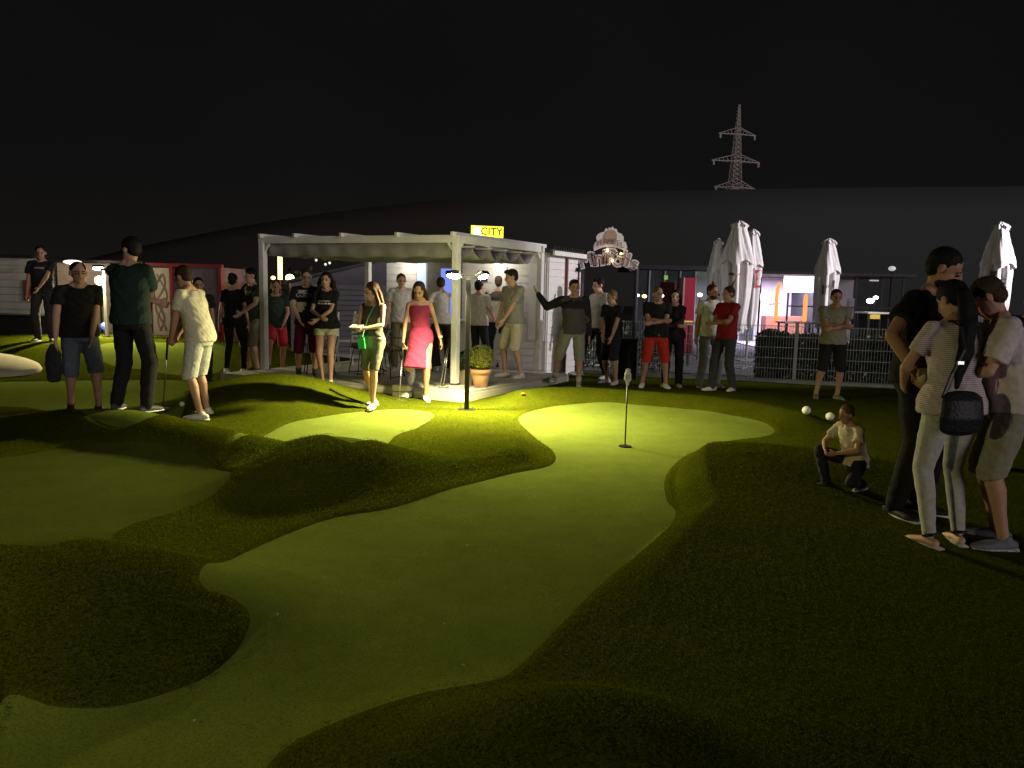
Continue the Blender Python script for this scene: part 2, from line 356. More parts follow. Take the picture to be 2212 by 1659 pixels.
for i in range(len(hx)-1):
    for k in range(5): a = i*6+k; hb.f.append((a, a+6, a+7, a+1))
o = hb.build('hills', M_HILL, smooth=True); o['kind'] = 'structure'

# power pylon beyond the hill
def pylon(x, y):
    t = thing('power_pylon', 'pale lattice power pylon with three crossarms rising behind the dark hill', 'power pylon', (x, y, 0), R(12))
    mt = mat('galvanised_lattice', (.62, .54, .52), .6, .1, 2)
    H = 54.0; zc = [48.2-8.6*0, ]
    lv = [0, 8, 15, 21, 26.5, 29.3, 32, 34.8, 37.3, 39.5, 42, 44.5, 48.2, 50.5, 52.3, H]
    hw = lambda z: .20+2.9*(1-z/H) if z > 24 else .20+2.9*(1-24/H)+(24-z)*.09
    for sx_ in (-1, 1):
        for sy_ in (-1, 1):
            m = MB()
            for a, b in zip(lv[:-1], lv[1:]): m.beam((sx_*hw(a), sy_*hw(a), a), (sx_*hw(b), sy_*hw(b), b), .2, .2)
            m.build('leg', mt, t)
    m = MB()
    for a, b in zip(lv[:-1], lv[1:]):
        n = 2; A = [a+(b-a)*k/n for k in range(n+1)]
        for c, d in zip(A[:-1], A[1:]):
            wc, wd = hw(c), hw(d)
            for sg in (-1, 1):
                m.beam((-wc, sg*wc, c), (wd, sg*wd, d), .09, .09); m.beam((wc, sg*wc, c), (-wd, sg*wd, d), .09, .09)
                m.beam((sg*wc, -wc, c), (sg*wd, wd, d), .09, .09); m.beam((sg*wc, wc, c), (sg*wd, -wd, d), .09, .09)
    o = m.build('bracing', mt, t); o['kind'] = 'stuff'
    for z, w in ((46.1, 5.5), (38.9, 7.2), (31.8, 6.1)):
        a = MB(); h = hw(z); a.beam((-h-.1, h, z), (h+.1, h, z), .16, .16); a.beam((-h-.1, -h, z), (h+.1, -h, z), .16, .16)
        for s_ in (-1, 1):
            for q in (-1, 1):
                a.beam((s_*h, q*h, z), (s_*w, 0, z-.1), .16, .16); a.beam((s_*hw(z+2), q*hw(z+2), z+1.7), (s_*w, 0, z), .12, .12)
            for k in (.3, .5, .7, .85):
                p = h+(w-h)*k; a.beam((s_*p, -h*(1-k), z), (s_*p, h*(1-k), z), .1, .1); a.beam((s_*p, 0, z+1.7*(1-k)), (s_*(p-.6), 0, z), .1, .1)
        arm = a.build('crossarm', mt, t)
        for s_ in (-1, 1):
            i_ = MB(); xx = s_*w*.93
            for k in range(5): i_.tube([(xx, 0, z-.35-k*.2), (xx, 0, z-.43-k*.2)], .38, 10)
            i_.tube([(xx, 0, z-.05), (xx, 0, z-1.3)], .08, 6)
            i_.build('insulator', mat('white_insulator', (.9, .88, .85), .4, 0), arm)
    return t
pp = aty(1574, 630, 215.0); pylon(pp[0], pp[1])
cb = MB()
for z, w in ((44.7, 5.1), (37.5, 6.7), (30.4, 5.7)):
    for s_ in (-1, 1):
        a = Vector((pp[0]+s_*w*math.cos(R(12)), pp[1]+s_*w*math.sin(R(12)), z)); b = a+Vector((-150, 60, -16)); pts = []
        for k in range(13): u = k/12; pts.append(a.lerp(b, u)-Vector((0, 0, 18*u*(1-u))))
        cb.tube(pts, .035, 4)
tag(cb.build('power_cable', mat('cable_grey', (.07, .07, .07), .8, 0)), 'thin faint power cables sloping down to the left from the pylon', 'cable')

# ------------------------------------------------------------------ pergola
FR = Vector((-.85, 11.2, 0)); BR = Vector((.45, 13.4, 0)); FL = Vector((-4.12, 12.57, 0)); BL = Vector((-2.82, 14.77, 0))
DX = (FL-FR).normalized(); DY = (BR-FR).normalized()       # along the front (to the left), and into depth
DZ = .15; PH = 2.36
M_DECK = mat('deck_grey', (.42, .40, .35), .7, .15, 3, bump=.2, bscale=30)
def P2(a, b, z=0): return FR+DX*a+DY*b+Vector((0, 0, z))
dk = thing('deck', 'low grey boarded deck under the white pergola', 'deck', FR)
dk_boards = MB()
nb = 19
bm_mesh = None
a0, a1, b0, b1 = -.48, 3.95, -.5, 2.75
Mx = Matrix(((DX.x, DY.x, 0), (DX.y, DY.y, 0), (0, 0, 1)))
for i in range(nb):
    bb = b0+(b1-b0)*(i+.5)/nb; w = (b1-b0)/nb-.008
    c = DX*((a0+a1)/2)+DY*bb+Vector((0, 0, DZ-.014))
    if bm_mesh is None: bm_mesh = MB().box((0, 0, 0), (a1-a0, w, .026), Mx).mesh('board', M_DECK)
    link('board', bm_mesh, dk, None, c)
fa = MB()
fa.beam(DX*a0+DY*(b0+.008)+Vector((0, 0, .055)), DX*a1+DY*(b0+.008)+Vector((0, 0, .055)), .03, .13)
o = fa.build('fascia', mat('deck_fascia', (.52, .50, .44), .6, .08, 5), dk, bevel=.003)
MB().beam(DX*(a0+.008)+DY*(b0+.03)+Vector((0, 0, .055)), DX*(a0+.008)+DY*b1+Vector((0, 0, .055)), .03, .13).build('fascia', mat('deck_fascia', None), dk, bevel=.003)
MB().beam(DX*(a1-.008)+DY*(b0+.03)+Vector((0, 0, .055)), DX*(a1-.008)+DY*b1+Vector((0, 0, .055)), .03, .13).build('fascia', mat('deck_fascia', None), dk, bevel=.003)

pg = thing('pergola', 'white pergola with a grey sliding fabric roof over the deck', 'pergola', FR)
pm = MB().box((0, 0, (PH-DZ)/2), (.095, .095, PH-DZ-.1), Mx).mesh('post', M_WHT)
fm = MB().box((0, 0, .01), (.22, .22, .02), Mx).mesh('foot_plate', M_WHT)
for q in (FR, BR, FL, BL):
    p = link('post', pm, pg, None, q-FR+Vector((0, 0, DZ))); link('foot_plate', fm, p, None, (0, 0, 0))
    p.modifiers.new('bevel', 'BEVEL').width = .006
L1 = (FL-FR).length; Lb = (BR-FR).length
def pb(a, b, w=.08, d=.11): return MB().beam(a, b, w, d)
zt = PH-.045
pb(P2(-.06, 0, zt)-FR, P2(L1+.06, 0, zt)-FR).build('beam', M_WHT, pg, bevel=.005)
pb(P2(-.06, Lb, zt)-FR, P2(L1+.06, Lb, zt)-FR).build('beam', M_WHT, pg, bevel=.005)
pb(P2(0, .06, zt+.002)-FR, P2(0, Lb-.06, zt+.002)-FR).build('beam', M_WHT, pg, bevel=.005)
pb(P2(L1, .06, zt+.002)-FR, P2(L1, Lb-.06, zt+.002)-FR).build('beam', M_WHT, pg, bevel=.005)
for a in (0.02, L1*.27, L1*.55, L1*.80, L1-.02):
    rr = MB().beam(P2(a, -.10, PH+.022)-FR, P2(a, Lb+.20, PH+.022)-FR, .05, .06); rr.build('rafter', M_WHT, pg, bevel=.004)
for c_, (sa, sb) in ((FR, (1, 1)), (BR, (1, -1)), (FL, (-1, 1)), (BL, (-1, -1))):
    for d in (DX*sa, DY*sb):
        m = MB(); b0_ = c_-FR
        m.beam(b0_+Vector((0, 0, PH-.21))+d*.04, b0_+Vector((0, 0, PH-.10))+d*.13, .045, .045); m.build('corner_brace', M_WHT, pg)
# sliding canopy: five swags between cross battens, hanging below the beams
M_CAN = mat('canopy_fabric', (.30, .29, .27), .95, .1, 8, bump=.3, bscale=60)
cv = []; cf = []; na, nbw = 24, 60
for i in range(na+1):
    for j in range(nbw+1):
        a = .09+(L1-.18)*i/na; b = .09+(Lb-.18)*j/nbw; u = (j/nbw*5) % 1 if j < nbw else 1
        sag = .17*math.sin(math.pi*u)**.8+.012*math.sin(i*1.3+j*.7)
        v = P2(a, b, PH-.135-sag)-FR; cv.append(v)
for i in range(na):
    for j in range(nbw): k = i*(nbw+1)+j; cf.append((k, k+nbw+1, k+nbw+2, k+1))
cn = MB().add(cv, cf).build('canopy', M_CAN, pg, smooth=True); sl = cn.modifiers.new('solid', 'SOLIDIFY'); sl.thickness = .004
for j in range(6):
    b = .09+(Lb-.18)*j/5; MB().beam(P2(.06, b, PH-.125)-FR, P2(L1-.06, b, PH-.125)-FR, .03, .03).build('batten', M_WHT, pg)
# front valance of fabric
vv = []; vf = []
for i in range(61):
    a = .10+(L1-.2)*i/60
    for j, z in enumerate((PH-.10, PH-.2, PH-.31)): vv.append(P2(a, .02+.012*math.sin(i*.9+j), z-.01*math.sin(i*.5)*(j == 2))-FR)
for i in range(60):
    for j in range(2): k = i*3+j; vf.append((k, k+3, k+4, k+1))
va = MB().add(vv, vf).build('valance', M_CAN, pg, smooth=True); va.modifiers.new('solid', 'SOLIDIFY').thickness = .004

# ------------------------------------------------------------------ ticket kiosk of white boards
K0 = Vector((.60, 13.72, 0)); KL, KD, KH = 3.35, 1.3, 2.28
ks = thing('ticket_kiosk', 'white boarded ticket kiosk behind the pergola with lit blue windows', 'kiosk', K0)
M_BRD = mat('white_boards', (.70, .68, .66), .6, .08, 5)
def K2(a, b, z=0): return DX*a+DY*b+Vector((0, 0, z))
def kbox(name, a0, a1, b0, b1, z0, z1, m, parent=None, bev=0, bulge=None):
    mb = MB().box((0, 0, 0), (a1-a0, b1-b0, z1-z0), Mx)
    return mb.build(name, m, parent or ks, bevel=bev, loc=K2((a0+a1)/2, (b0+b1)/2, (z0+z1)/2))
kbox('back_wall', 0.03, KL-.03, KD-.04, KD, 0, KH, M_BRD)
kbox('side_wall', KL-.04, KL, 0.045, KD-.045, 0, KH, M_BRD)
kbox('floor', .05, KL-.05, .05, KD-.05, 0.05, .16, M_DECK)
def sfor(px):
    k = (px-1106)/1640.; return (K0.x-k*K0.y)/(-DX.x+k*DX.y)
A_w1, A_w0 = sfor(899), sfor(922)      # window 1
A_s1, A_s0 = sfor(949), sfor(996)      # window 2
NBD = 17; bh = (KH-.06)/NBD
mcache = {}
def boards(x0, x1, zlo=0., zhi=KH, side=False):
    for i in range(NBD):
        z = .03+bh*(i+.5)
        if z-bh/2 < zlo-.02 or z+bh/2 > zhi+.02: continue
        key = (round(x1-x0, 3), side)
        if key not in mcache:
            if side: mcache[key] = MB().box((0, 0, 0), (.022, x1-x0, bh-.012), Mx).mesh('board', M_BRD)
            else: mcache[key] = MB().box((0, 0, 0), (x1-x0, .022, bh-.012), Mx).mesh('board', M_BRD)
        link('board', mcache[key], ks, None, K2(-.011 if side else (x0+x1)/2, (x0+x1)/2 if side else -.011, z))
kbox('front_wall', 0, A_s0, 0, .04, 0, KH, M_BRD); boards(0, A_s0)
kbox('front_wall', A_w1, KL, 0, .04, 0, KH, M_BRD); boards(A_w1, KL)
kbox('front_wall', A_s0, A_w1, 0, .04, 0, 1.02, M_BRD); boards(A_s0, A_w1, 0, 1.02)
kbox('front_wall', A_s0, A_w1, 0, .04, 2.17, KH, M_BRD)
kbox('door_column', A_s1, A_w0, -.03, .05, 1.02, 2.17, mat('taupe_panel', (.17, .15, .12), .7, .15, 8))
kbox('side_wall', 0, .04, .045, KD-.045, 0, KH, M_BRD); boards(.0, KD, side=True)
M_BLUE1 = mat('lit_pane_pale', (.5, .6, .8), .3, 0, emis=(.42, .60, .95), es=.85)
M_BLUE2 = mat('lit_screen_blue', (.2, .3, .8), .3, 0, emis=(.16, .25, .85), es=.9)
w = kbox('window', A_w0, A_w1, -.03, .02, 1.02, 2.17, mat('window_frame_grey', (.35, .34, .3), .5, .05))
kbox('pane', A_w0+.03, A_w1-.015, -.036, -.031, 1.05, 2.14, M_BLUE1, w).location -= w.location
w = kbox('window', A_s0, A_s1, -.03, .02, 1.02, 2.17, mat('taupe_panel', None))
kbox('screen', A_s0+.1, A_s1-.02, -.036, -.031, 1.08, 1.98, M_BLUE2, w).location -= w.location
kbox('counter', A_s0-.1, A_w1+.05, -.28, -.03, 1.0, 1.04, M_WHT, bev=.004)
kbox('menu_board', .42+sfor(1020)*0+.75, 1.35, -.05, -.03, 1.75, 1.95, mat('dark_sign', (.05, .05, .05), .5, .1))
rf = kbox('roof', -.12, KL+.1, -.12, KD+.12, KH, KH+.06, mat('dark_roof', (.05, .05, .05), .8, .2, 5))
kbox('gutter', -.17, -.13, -.1, 1.45, KH-.05, KH+.03, M_WHT)
kbox('corner_post', -.03, .03, 1.38, 1.44, 0, KH-.05, mat('thin_grey_post', (.12, .12, .12), .6, .1))
kbox('drain_pipe', -.07, -.03, .62, .66, .1, KH-.06, mat('red_brown_pipe', (.17, .05, .045), .5, .1))
for b in (.5, ): pass
# small roof fringe of dark clips along the roof edge
fr = MB()
for i in range(30): fr.box(K2(-.15, -.1+i*.09, KH+.085), (.02, .03, .05), Mx)
o = fr.build('roof_fringe', M_BLK, ks); o['kind'] = 'stuff'
def cam_ball(a, b, z):   # round wall lamps and camera
    a = a+.0
    if False: pass
    o = MB().ell((0, 0, 0), (.045, .045, .05)).build('security_camera', M_BLK, ks, True, loc=K2(a, b, z)); return o
cam_ball(sfor(855), -.08, 2.12); cam_ball(sfor(1082), -.08, 2.12)
o = cam_ball(-.07, 1.1, 2.02); MB().beam((0, 0, 0), tuple(DX*.07), .015, .015).build('bracket', M_BLK, o)
# printed banners with marks
M_INK = mat('print_ink', (.10, .09, .09), .8, 0); M_BAN = mat('banner_cloth', (.66, .63, .62), .7, .05)
def ktext(parent, txt, size, a, z, b=-.052, rot=0, m=M_INK, side=False):
    me = text_mesh(txt, size, .001); o = link('lettering', me, parent, m)
    B = Matrix(((-DX.x, DY.x, 0), (-DX.y, DY.y, 0), (0, 0, 1))).to_4x4() if not side else Matrix(((DY.x, DX.x, 0), (DY.y, DX.y, 0), (0, 0, 1))).to_4x4()
    o.matrix_local = Matrix.Translation(K2(a, b, z)) @ B @ Matrix.Rotation(R(90), 4, 'X') @ Matrix.Rotation(rot, 4, 'Z'); return o
bn1 = kbox('banner', sfor(1092), sfor(1062), -.046, -.030, 1.0, 2.02, M_BAN); o = ktext(bn1, '?', .34, 0, 0); o.matrix_local = Matrix.Translation(-bn1.location) @ Matrix.Translation(K2((sfor(1092)+sfor(1062))/2, -.05, 1.85)) @ o.matrix_local
bn2 = kbox('banner', .03, sfor(1140), -.046, -.030, .7, 2.12, M_BAN)
for txt, s_, z, da, rt_ in (('K', .22, 1.86, .02, R(180)), ('O', .20, 1.52, .03, 0), ('ABBE', .13, 1.42, -.09, R(90))):
    o = ktext(bn2, txt, s_, 0, 0, rot=rt_); o.matrix_local = Matrix.Translation(-bn2.location+K2((.03+sfor(1140))/2+da, -.0, z)) @ o.matrix_local
o = ktext(ks, '8', .36, -.026, 1.42, .28, side=True)

l = bpy.data.lights.new('kiosk_light', 'POINT'); l.energy = 8; l.color = (1, .93, .78); l.shadow_soft_size = .1
for px_ in (890, 1082):
    q = K0+K2(sfor(px_), -.35, 0); o = bpy.data.objects.new('kiosk_light', l); COL.objects.link(o); o.location = (q.x, q.y, 2.02)
# CITY light box on the kiosk roof
c0 = aty(1018, 500, 13.9); c1 = aty(1083, 500, 14.2)
cc = (c0+c1)/2; 
cs = thing('city_light_box', 'glowing yellow light box sign reading CITY above the pergola roof', 'sign', (cc[0], cc[1]+.1, cc[2]))
Fm = frame((0, 0, 0), (.97, .24)); wd = float(np.hypot(*(c1-c0)[:2])); 
b_ = MB().box((0, 0, 0), (wd, .10, .215), Fm.to_3x3()); b_.build('box', mat('sign_case', (.25, .25, .02), .5, .05), cs)
M_YEL = mat('sign_face_yellow', (.9, .9, .1), .4, 0, emis=(.95, .88, .03), es=1.6)
fc = MB().box(Fm.to_3x3() @ Vector((0, -.054, 0)), (wd-.015, .004, .20), Fm.to_3x3()).build('lit_face', M_YEL, cs)
o = MB().box(Fm.to_3x3() @ Vector((-wd*.31, -.058, 0)), (wd*.24, .004, .15), Fm.to_3x3()).build('white_emblem', mat('sign_white', (1, 1, 1), .4, 0, emis=(1, .97, .6), es=2.2), cs)
me = text_mesh('CITY', .19, .001, .002); o = link('lettering', me, cs, mat('sign_letters', (.03, .03, .0), .5, 0)); o.matrix_local = Fm @ Matrix.Translation((wd*.13, -.060, 0)) @ Matrix.Rotation(R(90), 4, 'X')
for s_ in (-1, 1): MB().box(Fm.to_3x3() @ Vector((s_*.2, .03, -.25)), (.03, .03, .3), Fm.to_3x3()).build('stand', M_BLK, cs)

# Mini Polis sign on its arch
s0 = aty(1316, 560, 14.72); sc = 14.72/1640.
sg = thing('arch_sign', 'cut-out sign reading MiniPolis under a scalloped crest with tiny lit bulbs', 'sign', tuple(s0))
M_SW = mat('sign_white_edge', (.82, .76, .78), .6, .05); 
def sgn(px, py, dy=0): return Vector(((px-1316)*sc, dy, (562-py)*sc))
SX = 5
lets = [('M', 1267, 567, .40, -17, 0), ('i', 1283, 563, .42, -12, 0), ('n', 1294, 562, .44, -8, 1), ('i', 1306, 558, .44, -3, 1), ('P', 1320, 558, .46, 0, 2), ('o', 1335, 563, .44, 5, 2), ('l', 1348, 560, .44, 9, 3), ('i', 1357, 564, .43, 13, 3), ('s', 1370, 571, .44, 19, 2)]
LC = [mat('letter_violet', (.30, .22, .30), .6, 0), mat('letter_wine', (.38, .16, .17), .6, 0), mat('letter_olive', (.34, .28, .27), .6, 0), mat('letter_brown', (.40, .17, .16), .6, 0)]
for ch, px, py, sz, rot, ci in lets:
    sz *= .89; a = text_mesh(ch, sz, .012, .024); o = link('letter_edge', a, sg, M_SW); o.matrix_local = Matrix.Translation(sgn(px, py)) @ Matrix.Rotation(R(90), 4, 'X') @ Matrix.Rotation(R(-rot), 4, 'Z')
    b = text_mesh(ch, sz, .003, -.002); q = link('letter', b, sg, LC[ci if ch != 'M' else 0]); q.matrix_local = Matrix.Translation(sgn(px, py, -.018)) @ Matrix.Rotation(R(90), 4, 'X') @ Matrix.Rotation(R(-rot), 4, 'Z')
def scallop(pts): return [((x-1316)*sc, (562-y)*sc) for x, y in pts]
RX = Matrix(((1, 0, 0), (0, 0, 1), (0, 1, 0)))
out_ = [(1283, 546), (1281, 535), (1284, 528), (1288, 524), (1286, 516), (1290, 510), (1297, 506), (1303, 505), (1305, 499), (1307, 497), (1311, 500), (1313, 495), (1317, 497), (1321, 493), (1324, 498), (1329, 498), (1331, 503), (1333, 506), (1340, 508), (1345, 515), (1345, 523), (1350, 526), (1353, 535), (1351, 545), (1340, 540), (1328, 537), (1316, 536), (1304, 537), (1293, 541)]
MB().prism(scallop(out_), -.015, .015, RX).build('crest', M_SW, sg)
cr2 = [(1305, 530), (1302, 518), (1306, 506), (1312, 501), (1318, 500), (1326, 502), (1331, 510), (1330, 520), (1327, 530)]
MB().prism(scallop(cr2), -.021, -.016, RX).build('crest_centre', mat('crest_peach', (.50, .34, .26), .7, .2, 20), sg)
for k, (ch, px, py) in enumerate(zip('FERAFEL', [1292, 1299, 1307, 1316, 1325, 1334, 1342], [531, 528, 526, 525, 526, 528, 532])):
    a = text_mesh(ch, .15, .003); o = link('small_letter', a, sg, LC[(k+1) % 4]); o.matrix_local = Matrix.Translation(sgn(px, py, -.027)) @ Matrix.Rotation(R(90), 4, 'X')
ar = MB(); pts = [(((1250+i*7)-1316)*sc, 0.03, (562-(590-46*math.sin(math.pi*(i+2.0)/22)))*sc) for i in range(0, 19)]
ar.tube(pts, .045, 8); ar.build('arch', mat('arch_dark', (.03, .02, .03), .6, .1), sg)
for s_, i in ((-1, 0), (1, -1)): MB().tube([pts[i], (pts[i][0], .03, -s0[2])], .04, 8).build('arch_leg', mat('arch_dark', None), sg)
for px, py in ((1311, 544), (1340, 550), (1322, 565)):
    MB().ell(sgn(px, py, -.05), (.022, .022, .022), su=8, sv=6).build('bulb', mat('warm_bulb', (1, .8, .4), .4, 0, emis=(1, .75, .25), es=9), sg)

# ------------------------------------------------------------------ wire fence with kerb
M_GALV = mat('galvanised', (.44, .46, .44), .45, .1, 10, metal=.3)
FA = Vector((1.25, 15.05, 0)); FD = Vector((.962, -.272, 0)).normalized(); PW = 2.05; FH = 1.08
fn = thing('mesh_fence', 'low galvanised wire mesh fence behind the row of spectators', 'fence', FA)
wm = MB()
for i in range(41):
    x = .05*i; wm.beam((x, 0, .06), (x, 0, FH), .007, .007, (0, 1, 0))
for k in range(6):
    z = .08+k*.195
    for dy in (-.008, .008): wm.beam((0, dy, z), (PW-.05, dy, z), .010, .010)
wme = wm.mesh('wire_panel', M_GALV); postm = MB().box((0, 0, (FH+.06)/2), (.06, .04, FH+.06)).mesh('post', M_GALV)
ang = math.atan2(FD.y, FD.x)
for k in range(5):
    if k == 0 : pass
    w_ = link('wire_panel', wme, fn, None, FD*(k*PW+.03), (0, 0, ang)); w_['kind'] = 'stuff'
for k in range(6): link('post', postm, fn, None, FD*(k*PW), (0, 0, ang))
kb = MB().beam(FA+FD*-.2+Vector((0, -.06, .03)), FA+FD*13+Vector((0, -.06, .03)), .14, .10); o = kb.build('kerb', mat('kerb_concrete', (.30, .31, .27), .9, .15, 8), bevel=.008); o['kind'] = 'structure'
# paved ground behind fence
o = MB().prism([(1.2, 15.2), (14, 11.9), (30, 20), (30, 60), (-2, 60), (-1.2, 15.9)], .0, .065).build('pavement', mat('paving', (.10, .10, .10), .9, .2, 2)); o['kind'] = 'structure'
o = MB().prism([(-2.6, 15.6), (-6.2, 17.1), (-7.5, 19), (-2.0, 16.9)], .0, .05).build('path', mat('pale_path', (.55, .52, .42), .9, .08, 3)); o['kind'] = 'structure'

# leaf hedge behind the fence
def hedge(name, a, b, w, h, label, n, seed, col=(.035, .055, .025), ls=.05):
    r = np.random.default_rng(seed); a = np.array(a); b = np.array(b); L = np.linalg.norm(b-a); ux = (b-a)/L; uy = np.array([-ux[1], ux[0]])
    t = r.random(n)*L; s_ = (r.random(n)-.5)*w; z = r.random(n)**.8*h*(.93+.07*np.sin(t*3)+.05*np.sin(t*7.3))
    s_ = np.where(r.random(n) < .6, np.sign(s_)*w/2*(1-.15*r.random(n)), s_)
    c = a[None]+ux[None]*t[:, None]+uy[None]*s_[:, None]; c = np.c_[c, z]
    d1 = r.normal(size=(n, 3)); d1 /= np.linalg.norm(d1, axis=1)[:, None]; d2 = np.cross(d1, r.normal(size=(n, 3))); d2 /= np.linalg.norm(d2, axis=1)[:, None]
    sz = ls*(.6+.8*r.random(n))[:, None]
    V = np.stack([c-d1*sz, c+d2*sz*.5, c+d1*sz, c-d2*sz*.5], 1).reshape(-1, 3)
    t_ = thing(name, label, 'hedge', (0, 0, 0))
    me = bpy.data.meshes.new('foliage'); me.from_pydata(V.tolist(), [], np.arange(4*n).reshape(-1, 4).tolist()); me.materials.append(mat('hedge_leaf', col, .5, .5, 3, spec=.5))
    o = link('foliage', me, t_); o['kind'] = 'stuff'
    mb = MB()
    for k in range(int(L/.25)):
        p = a+ux*k*.25; mb.tube([(p[0], p[1], 0), (p[0]+r.normal()*.03, p[1], h*.5), (p[0]+r.normal()*.06, p[1]+r.normal()*.05, h*.9)], [.012, .009, .004], 5)
    o = mb.build('stems', mat('bark', (.05, .04, .03), .9, .2), t_); o['kind'] = 'stuff'
    return t_
h0 = FA+FD*3.45+Vector((.05, .30, 0)); h1 = FA+FD*12+Vector((.05, .30, 0))
hedge('hedge', (h0.x, h0.y), (h1.x, h1.y), .36, .95, 'dense dark leafy hedge behind the wire mesh fence on the right', 26000, 3)
# low plants behind left section, glittering wrapped pallets
h0 = FA+FD*.1+Vector((.1, .8, 0)); h1 = FA+FD*1.9+Vector((.1, .8, 0))
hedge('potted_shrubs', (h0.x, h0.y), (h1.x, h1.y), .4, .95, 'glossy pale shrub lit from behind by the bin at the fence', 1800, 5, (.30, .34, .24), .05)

# ------------------------------------------------------------------ closed parasols
M_PAR = mat('parasol_cloth', (.76, .72, .74), .85, .06, 6, bump=.3, bscale=20)
M_RED = mat('parasol_print_red', (.36, .04, .05), .8, .05); M_DKP = mat('parasol_print_grey', (.12, .10, .12), .8, .05)
def parasol(px, ptop, Yd, wpx, pm_, label, seed, marks):
    top = aty(px, ptop, Yd); x, y, H = float(top[0]), float(top[1]), float(top[2]); r = random.Random(seed)
    hw = wpx/2*Yd/1640.
    t = thing('closed_parasol', label, 'parasol', (x, y, 0), r.random()*1.0, 'closed white parasols on the cafe terrace')
    MB().tube([(0, 0, .05), (0, 0, H-.1)], .03, 8).build('pole', mat('aluminium', (.5, .5, .5), .3, .05, metal=.6), t)
    MB().box((0, 0, .05), (.7, .7, .07)).build('base', mat('base_concrete', (.2, .2, .2), .9, .1), t, bevel=.01)
    zb = .85
    def cloth(z0, z1, prof, nf, amp, ph):
        V = []; n = 14; seg = 64
        for i in range(n+1):
            u = i/n; z = z0+(z1-z0)*u; rr = prof(u)
            for k in range(seg):
                a = 2*math.pi*k/seg; f = 1+amp*math.sin(nf*a+ph+.6*math.sin(3*u+a))+.05*math.sin(17*a+u*9)
                zz = z+(.05*math.sin(5*a+ph) if i == 0 else 0)
                V.append((rr*f*math.cos(a), rr*f*math.sin(a), zz))
        Fs = [(i*seg+k, i*seg+(k+1) % seg, (i+1)*seg+(k+1) % seg, (i+1)*seg+k) for i in range(n) for k in range(seg)]
        V.append((0, 0, z1+.01)); Fs += [(n*seg+k, n*seg+(k+1) % seg, (n+1)*seg) for k in range(seg)]
        return V, Fs
    def lerp(pts):
        xs = [p[0] for p in pts]; ys = [p[1] for p in pts]; return lambda u: float(np.interp(u, xs, ys))
    V, Fs = cloth(zb, H-.12, lerp([(0, hw*.55), (.25, hw*.75), (.5, hw*.8), (.62, hw*.86), (.75, hw*.62), (.9, hw*.42), (1, hw*.30)]), 8, .20, r.random()*6)
    c = MB().add(V, Fs).build('canopy', M_PAR, t, smooth=True)
    zf = zb+(H-zb)*.62
    V, Fs = cloth(zf, H-.05, lerp([(0, hw*1.02), (.12, hw*.98), (.5, hw*.72), (.85, hw*.45), (1, hw*.40)]), 6, .10, r.random()*6)
    MB().add(V, Fs).build('top_flap', M_PAR, c, smooth=True)
    V, Fs = cloth(H-.12, H, lerp([(0, hw*.52), (.5, hw*.42), (1, hw*.1)]), 8, .15, 1)
    MB().add(V, Fs).build('vent_cap', M_PAR, c, smooth=True)
    # printed marks wrapped on the folds, facing the camera
    bv = BVHTree.FromPolygons([Vector(v) for v in cloth(zb, H-.12, lerp([(0, hw*.55), (.25, hw*.75), (.5, hw*.8), (.62, hw*.86), (.75, hw*.62), (.9, hw*.42), (1, hw*.30)]), 8, .20, 0)[0]], []) if False else None
    dep = c.data
    b2 = BVHTree.FromPolygons([v.co for v in dep.vertices], [p.vertices for p in dep.polygons])
    rot = Matrix.Rotation(-t.rotation_euler.z, 3, 'Z')
    for (ch, fx, zz, size) in marks:
        me = text_mesh(ch, size, 0, .004)
        for v in me.vertices:
            p = rot @ Vector((fx*hw+v.co.x, -1.5, H-zz+v.co.y)); d = rot @ Vector((0, 1, 0))
            h = b2.ray_cast(p, d)[0]
            nn = b2.find_nearest(p+d*(1.5-hw*.7)); v.co = (h-d*.012) if h else nn[0]+nn[1]*.012
        link('printed_letter', me, c, pm_)
    return t
parasol(1552, 515, 19.0, 36, M_RED, 'short closed white parasol with red print, leftmost of the terrace parasols', 1, [('L', -.25, 1.25, .5), ('I', .45, 1.25, .5)])
parasol(1598, 477, 16.5, 66, M_RED, 'tallest closed white parasol with a red figure print, behind the man in red', 2, [('7', -.35, 1.30, .50)])
parasol(1628, 495, 18.4, 46, M_RED, 'closed white parasol standing just right of the tallest one', 3, [('E', .5, 1.2, .6)])
parasol(1792, 515, 19.5, 52, M_DKP, 'closed white parasol with grey print behind the man with crossed arms', 4, [('r', -.3, 1.25, .5), ('L', .4, 1.25, .5)])
parasol(2163, 480, 16.2, 62, M_DKP, 'closed white parasol with grey print at the far right edge', 5, [('L', -.4, 1.22, .5), ('G', 0.1, 1.35, .42)])

# ------------------------------------------------------------------ cafe pavilion beyond the fence
def quad_box(name, px0, px1, z0, z1, Yd, m, parent, depth=.1, dy=0, base=(0, 0, 0)):
    a = aty(px0, 650, Yd)[0]; b = aty(px1, 650, Yd)[0]
    return MB().box(((a+b)/2-base[0], Yd+dy+depth/2-base[1], (z0+z1)/2-base[2]), (b-a, depth, z1-z0)).build(name, m, parent)
CYD = 23.0
cf_x = aty(1640, 650, CYD)[0]
cafe = thing('cafe_pavilion', 'glazed cafe pavilion with glowing sign and orange neon tubes behind the hedge', 'cafe', (cf_x, CYD, 0))
B0 = (cf_x, CYD, 0)
def cb_(name, px0, px1, z0, z1, m, depth=.1, dy=0, parent=None): return quad_box(name, px0, px1, z0, z1, CYD, m, parent or cafe, depth, dy, B0)
M_DARKF = mat('cafe_dark_frame', (.05, .05, .055), .5, .1)
cb_('roof', 1635, 1960, 2.28, 2.36, mat('cafe_roof', (.10, .085, .09), .7, .1), 4.4, -.4)
